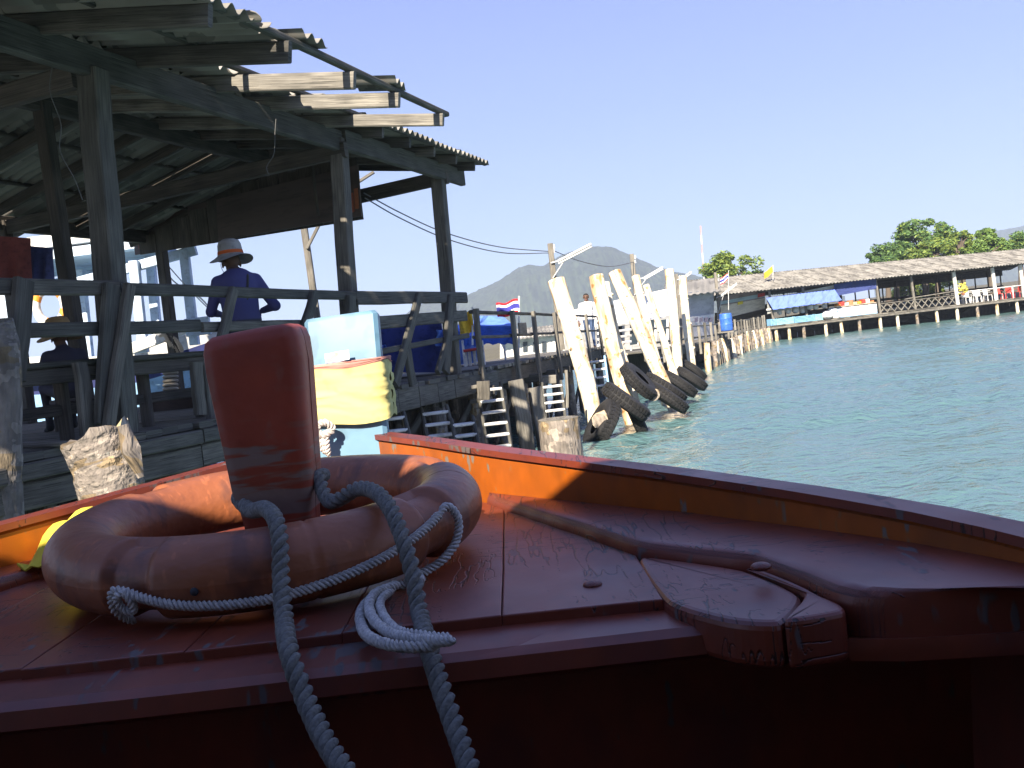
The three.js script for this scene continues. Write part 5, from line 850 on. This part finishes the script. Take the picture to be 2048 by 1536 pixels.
  board('back_wall', 1530, 640, 1760, 600, 1530, 668, 1760, 640, -3.5, darkWood); board('back_wall', 1430, 626, 1545, 606, 1430, 665, 1545, 648, -2.2, darkWood);
  const aw = (x0, y0, x1, y1, dy, dx, m, l) => { const rows = []; for (let j = 0; j <= 5; j++) { const r = []; for (let i = 0; i <= 20; i++) { const t = i / 20, v = j / 5, a = fx(lerp(x0, x1, t), lerp(y0, y1, t), .05); r.push(fm(a.s, .08 + v * dx, a.y - v * dy + (j === 5 ? .03 * Math.sin(t * 70) : 0))); } rows.push(r); } part('awning', slab(rows, .015), m, hall, l); };
  aw(1532, 596, 1668, 578, .82, .75, cloth(.14, .22, .62), 'bright blue awning'); aw(1532, 618, 1668, 600, .10, .02, white);
  board('blind', 1668, 569, 1752, 554, 1672, 592, 1753, 577, .12, cloth(.04, .06, .20), 'navy blue blind');
  // crossed railing
  const rl = thing('crossed_railing', 'low railing with crossed pale battens on the market deck', 'railing', fm(13, .05, FY)), ra = fx(1762, 640, .05).s, rb = fx(1912, 620, .05).s;
  for (let k = 0; k < 11; k++) { const a = lerp(ra, rb, k / 11), b = lerp(ra, rb, (k + 1) / 11); part('cross_batten', bar(fm(a, .06, FY + .03), fm(b, .06, FY + .62), .04, .07), palew(), rl); part('cross_batten', bar(fm(a, .11, FY + .62), fm(b, .11, FY + .03), .04, .07), palew(), rl); }
  part('top_rail', bar(fm(ra, .08, FY + .66), fm(rb, .08, FY + .66), .06, .06), palew(), rl); part('top_rail', bar(fm(ra + 2.2, .0, FY + .80), fm(rb, .0, FY + .95), .05, .06), palew(), rl);
  const r2 = thing('white_rail', 'thin white rail beside the red chairs on the market deck', 'railing', fm(21, .05, FY)), q0 = fx(1914, 600, .05).s; part('top_rail', bar(fm(q0, .06, FY + .85), fm(S1, .06, FY + .85), .05, .06), white, r2); for (let s = q0; s < S1; s += 1.6) part('post', bar(fm(s, .06, FY), fm(s, .06, FY + .85), .05, .05), white, r2);
  // plastic chairs
  const chair = (s, o, turn, m, label, group) => { const c = fm(s, o, FY), t = thing('plastic_chair', label, 'chair', c, group), A = (x, y, z) => V(x, y, z).applyAxisAngle(V(0, 1, 0), turn).add(c); part('seat', bar(A(-.2, .42, 0), A(.2, .42, 0), .4, .03, { up: V(0, 1, 0) }), m, t); part('backrest', quadSlab(A(-.19, .85, -.25), A(.19, .85, -.25), A(-.2, .45, -.19), A(.2, .45, -.19), .025, 4, 3), m, t); for (const [x, z] of [[-.19, -.18], [.19, -.18], [-.19, .18], [.19, .18]]) part('leg', bar(A(x * 1.1, 0, z * 1.1), A(x, .42, z), .04, .04), m, t); for (const x of [-.21, .21]) part('armrest', bar(A(x, .62, -.2), A(x, .62, .18), .05, .03), m, t); };
  const wl = 'white plastic chair beside the white table on the market deck', rl2 = 'red plastic chair behind the thin white rail';
  [1934, 1945, 1957, 1968, 1978].forEach((x, i) => chair(fx(x, 606, -.3).s, -.35 - (i % 2) * .5, i % 2 ? 2.6 : .3, white, wl, 'white chairs on the market deck'));
  [2002, 2012, 2022, 2032, 2042].forEach((x, i) => chair(fx(x, 598, -.3).s, -.45 - (i % 2) * .5, i * 1.3, i % 2 ? white : red, i % 2 ? 'white plastic chair among the red ones' : rl2, i % 2 ? 'white chairs among red' : 'red chairs on the market deck'));
  const tb = thing('table', 'white table on the market deck behind the crossed railing', 'table', fm(fx(1958, 606, -1).s, -1, FY)), ts = fx(1958, 606, -1).s; part('table_top', bar(fm(ts - .7, -1, FY + .73), fm(ts + .7, -1, FY + .73), .8, .04, { up: V(0, 1, 0) }), white, tb); for (const d of [-.6, .6]) part('leg', bar(fm(ts + d, -1, FY), fm(ts + d, -1, FY + .71), .06, .06), white, tb);
  // crates, sacks, counter, barrel
  [[1541, 1550, 'short'], [1553, 1586, 'turquoise'], [1589, 1628, 'long'], [1631, 1645, 'small']].forEach(([x0, x1], i) => { const a = fx(x0, 640, .05).s, b = fx(x1, 640, .05).s, t = thing('crate', ['short light blue crate beside the end post under the blue awning', 'light blue crate next to the short one under the blue awning', 'longest light blue crate under the blue awning', 'small light blue crate beside the white sacks'][i], 'crate', fm((a + b) / 2, -.2, FY)); const m = i % 2 ? P_(.30, .55, .66) : P_(.22, .45, .66); for (const o of [.08, -.42]) { for (let k = 0; k < 5; k++) part('slat', bar(fm(a, o, FY + .05 + k * .085), fm(b, o, FY + .05 + k * .085), .03, .065), m, t); } for (const s of [a, b]) part('end_panel', bar(fm(s, .1, FY + .23), fm(s, -.44, FY + .23), .03, .45), m, t); part('base', bar(fm(a, -.17, FY + .02), fm(b, -.17, FY + .02), .5, .03, { up: V(0, 1, 0) }), m, t); });
  const sack = (x, y, r, label) => { const a = fx(x, y, -.1), c = fm(a.s, -.1, Math.max(FY, a.y)); const g = new THREE.IcosahedronGeometry(1, 3), p = g.attributes.position; for (let i = 0; i < p.count; i++) { const n = .8 + .4 * n3(p.getX(i) * 1.7 + x, p.getY(i) * 1.7, p.getZ(i) * 1.7); p.setXYZ(i, p.getX(i) * n * r * 1.1, p.getY(i) * n * r * .8, p.getZ(i) * n * r); } g.computeVertexNormals(); g.translate(c.x, c.y + r * .6, c.z); solo('sack', g, white, label, 'sack', 'sacks beside the crates'); };
  sack(1655, 636, .36, 'white bulging sack between the crates and the pale blue counter'); sack(1665, 628, .32, 'white bulging sack between the crates and the pale blue counter'); sack(1672, 640, .30, 'white bulging sack between the crates and the pale blue counter');
  const ct = thing('counter', 'pale blue and white counter below the navy blind', 'counter', fm(9.3, 0, FY)), c0 = fx(1674, 630, .06).s, c1 = fx(1754, 620, .06).s; for (let k = 0; k < 4; k++) part('plank', bar(fm(c0, .06 + .004 * k, FY + .10 + k * .17), fm(c1, .06, FY + .10 + k * .17), .05, .155), k % 2 ? white : P_(.38, .55, .72), ct); part('top', bar(fm(c0, -.3, FY + .76), fm(c1, -.3, FY + .78), .75, .05, { up: V(0, 1, 0) }), P_(.62, .50, .38), ct);
  for (let k = 0; k < 9; k++) { const s = lerp(c0 + .3, c1 - .2, k / 8), m = [orange, red, white, P_(.5, .22, .10), P_(.7, .5, .3)][k % 5], hh = rr(.12, .30); solo('goods_box', bar(fm(s - .14, -.25, FY + .81 + hh / 2), fm(s + .14, -.25, FY + .81 + hh / 2), .3, hh, { jit: .01 }), m, ['orange', 'red', 'white', 'brown', 'tan'][k % 5] + ' box of goods on the pale blue counter', 'box', ['orange', 'red', 'white', 'brown', 'tan'][k % 5] + ' boxes on the counter'); }
  for (let k = 0; k < 7; k++) { const a = fx(1562 + k * 14 + rr(-3, 3), 624 - k * 2 + rr(-3, 3), -.6), g = new THREE.SphereGeometry(.16 + rr(0, .1), 12, 9).scale(1, .9, 1), c = fm(a.s, -.6, a.y); g.translate(c.x, c.y, c.z); solo('hanging_bag', g, white, 'white bag hanging in the shade under the blue awning', 'bag', 'white bags under the awning'); }
  const pa = fx(1925, 575, .2), pg = []; for (let k = 0; k < 60; k++) { const g = new THREE.PlaneGeometry(.16, .07).rotateY(rr(0, 6.3)).rotateX(rr(-1, 1)); const c = fm(pa.s + rr(-.32, .32), .2 + rr(-.2, .2), pa.y + rr(-.42, .3)); g.translate(c.x, c.y, c.z); pg.push(g); } const hp = thing('hanging_plant', 'yellow green hanging plant on a pale market post', 'plant', fm(pa.s, .2, pa.y)); part('leaves', mergeGeometries(pg), M(lin(.62, .55, .10), .8), hp); part('pot', new THREE.CylinderGeometry(.14, .10, .18, 12).translate(fm(pa.s, .2, 0).x, pa.y - .45, fm(pa.s, .2, 0).z), P_(.3, .12, .06), hp);
  const bs = PL(1454, 662, CV, .42), bq = cv(bs.s, .42, bs.y), bl = thing('barrel', 'blue plastic barrel on a shelf by the picket fence', 'barrel', bq); part('drum', new THREE.LatheGeometry([[0, 0], [.24, 0], [.27, .05], [.27, .26], [.285, .28], [.285, .31], [.27, .33], [.27, .52], [.285, .54], [.285, .57], [.27, .59], [.27, .74], [.25, .78], [0, .79]].map(q => new THREE.Vector2(...q)), 24).translate(bq.x, bq.y, bq.z), P_(.05, .16, .60, .4), bl); solo('barrel_shelf', bar(cv(bs.s - .5, .42, bs.y - .035), cv(bs.s + .5, .42, bs.y - .035), .7, .06, { up: V(0, 1, 0) }), palew(), 'plank shelf carrying the blue barrel', 'shelf');
  const an = P(1408, 560, 140), mast = thing('radio_mast', 'thin red and white radio mast behind the market', 'mast', an.clone().setY(2)); for (let k = 0; k < 6; k++) part('section', bar(an.clone().lerp(P(1401, 452, 140), k / 6).setZ(an.z), an.clone().lerp(P(1401, 452, 140), (k + 1) / 6).setZ(an.z), .16, .16), k % 2 ? P_(.6, .3, .28) : white, mast);
  part('base', bar(an.clone().setY(1.5), an, .18, .18), white, mast);
}
// ---------------------------------------------------------------- trees behind the market
{
  const leafMats = [[.12, .20, .035], [.075, .15, .04], [.17, .23, .04], [.05, .105, .03]].map(c => MP(lin(...c), .7, { transmission: .0 }));
  function tree(name, label, cx, cy, wpx, hpx, D, tone, n, seed, group) {
    const r = mulberry(seed), c = P(cx, cy, D), k = D / FOC, rx = wpx / 2 * k, ry = hpx / 2 * k, base = V(c.x, 1.2, c.z), t = thing(name, label, 'tree', base, group);
    const clumps = []; const nc = 46; for (let i = 0; i < nc; i++) { const a = r() * 6.283, v = Math.acos(2 * r() - 1), q = .45 + .55 * Math.cbrt(r()); clumps.push([c.clone().add(V(Math.cos(a) * Math.sin(v) * rx * q, Math.cos(v) * ry * q * (.9) , Math.sin(a) * Math.sin(v) * rx * q * .9)), rx * (.15 + .19 * r())]); }
    const trunk = [log([base, base.clone().lerp(c, .5).add(V(rx * .06, 0, 0)), c], [.30, .22, .12], { n: 8, m: 8 })]; clumps.slice(0, 18).forEach(q => trunk.push(log([c.clone().add(V(0, -ry * .7, 0)), c.clone().lerp(q[0], .5), q[0]], [.10, .06, .03], { n: 5, m: 5 })));
    part('trunk', mergeGeometries(trunk), M(lin(.10, .08, .06), .95), t);
    const buf = [[], [], []];
    for (let i = 0; i < n; i++) { const q = clumps[Math.floor(r() * nc)], a = r() * 6.283, v = Math.acos(2 * r() - 1), rad = q[1] * (.55 + .5 * r()), p = q[0].clone().add(V(Math.cos(a) * Math.sin(v) * rad, Math.cos(v) * rad * .72, Math.sin(a) * Math.sin(v) * rad)); const s = .10 + .12 * r(), d = V(r() - .5, r() * .5 - .35, r() - .5).normalize().multiplyScalar(s), e = V(r() - .5, r() - .2, r() - .5).cross(d).normalize().multiplyScalar(s * .36); const B = buf[Math.floor(r() * r() * 3)], A = p.clone().sub(d), C = p.clone().add(d), L = p.clone().sub(e), R = p.clone().add(e); L.y += s * .12; R.y += s * .12; B.push(A.x, A.y, A.z, L.x, L.y, L.z, R.x, R.y, R.z, L.x, L.y, L.z, C.x, C.y, C.z, R.x, R.y, R.z); }
    buf.forEach((B, i) => { const g = build(B, new Float32Array(B.length / 3 * 2)); g.computeVertexNormals(); part('crown', g, leafMats[(tone + i) % 4], t); });
  }
  tree('round_tree', 'single round light green tree behind the bend of the walkway', 1466, 542, 108, 80, 84, 2, 9000, 11);
  const gr = 'trees behind the market hall';
  tree('broad_tree', 'tallest broad dark green tree above the market roof', 1842, 485, 110, 100, 92, 1, 12000, 21, gr); tree('broad_tree', 'spreading dark tree at the edge of the grove beside the tallest one', 1785, 512, 90, 60, 90, 3, 9000, 22, gr); tree('broad_tree', 'light green bushy tree just before the tallest one', 1868, 508, 90, 60, 86, 2, 9000, 23, gr);
  tree('broad_tree', 'small airy light green tree right of the tallest one', 1918, 490, 52, 60, 88, 2, 5000, 24, gr); tree('broad_tree', 'flat topped airy tree with pale leaves near the distant hill', 1972, 470, 40, 26, 92, 0, 3000, 25, gr); tree('broad_tree', 'bushy green tree below the flat topped one', 1975, 502, 90, 50, 88, 0, 8000, 26, gr); tree('broad_tree', 'brownish green tree at the far end of the grove', 2035, 490, 80, 64, 90, 1, 8000, 27, gr); tree('broad_tree', 'low dark bush at the near end of the grove', 1770, 528, 60, 30, 86, 3, 4000, 28, gr);
  tree('broad_tree', 'green tree seen through the open market hall', 1850, 575, 120, 60, 95, 2, 6000, 29, gr);
}

renderer.render(scene, camera);
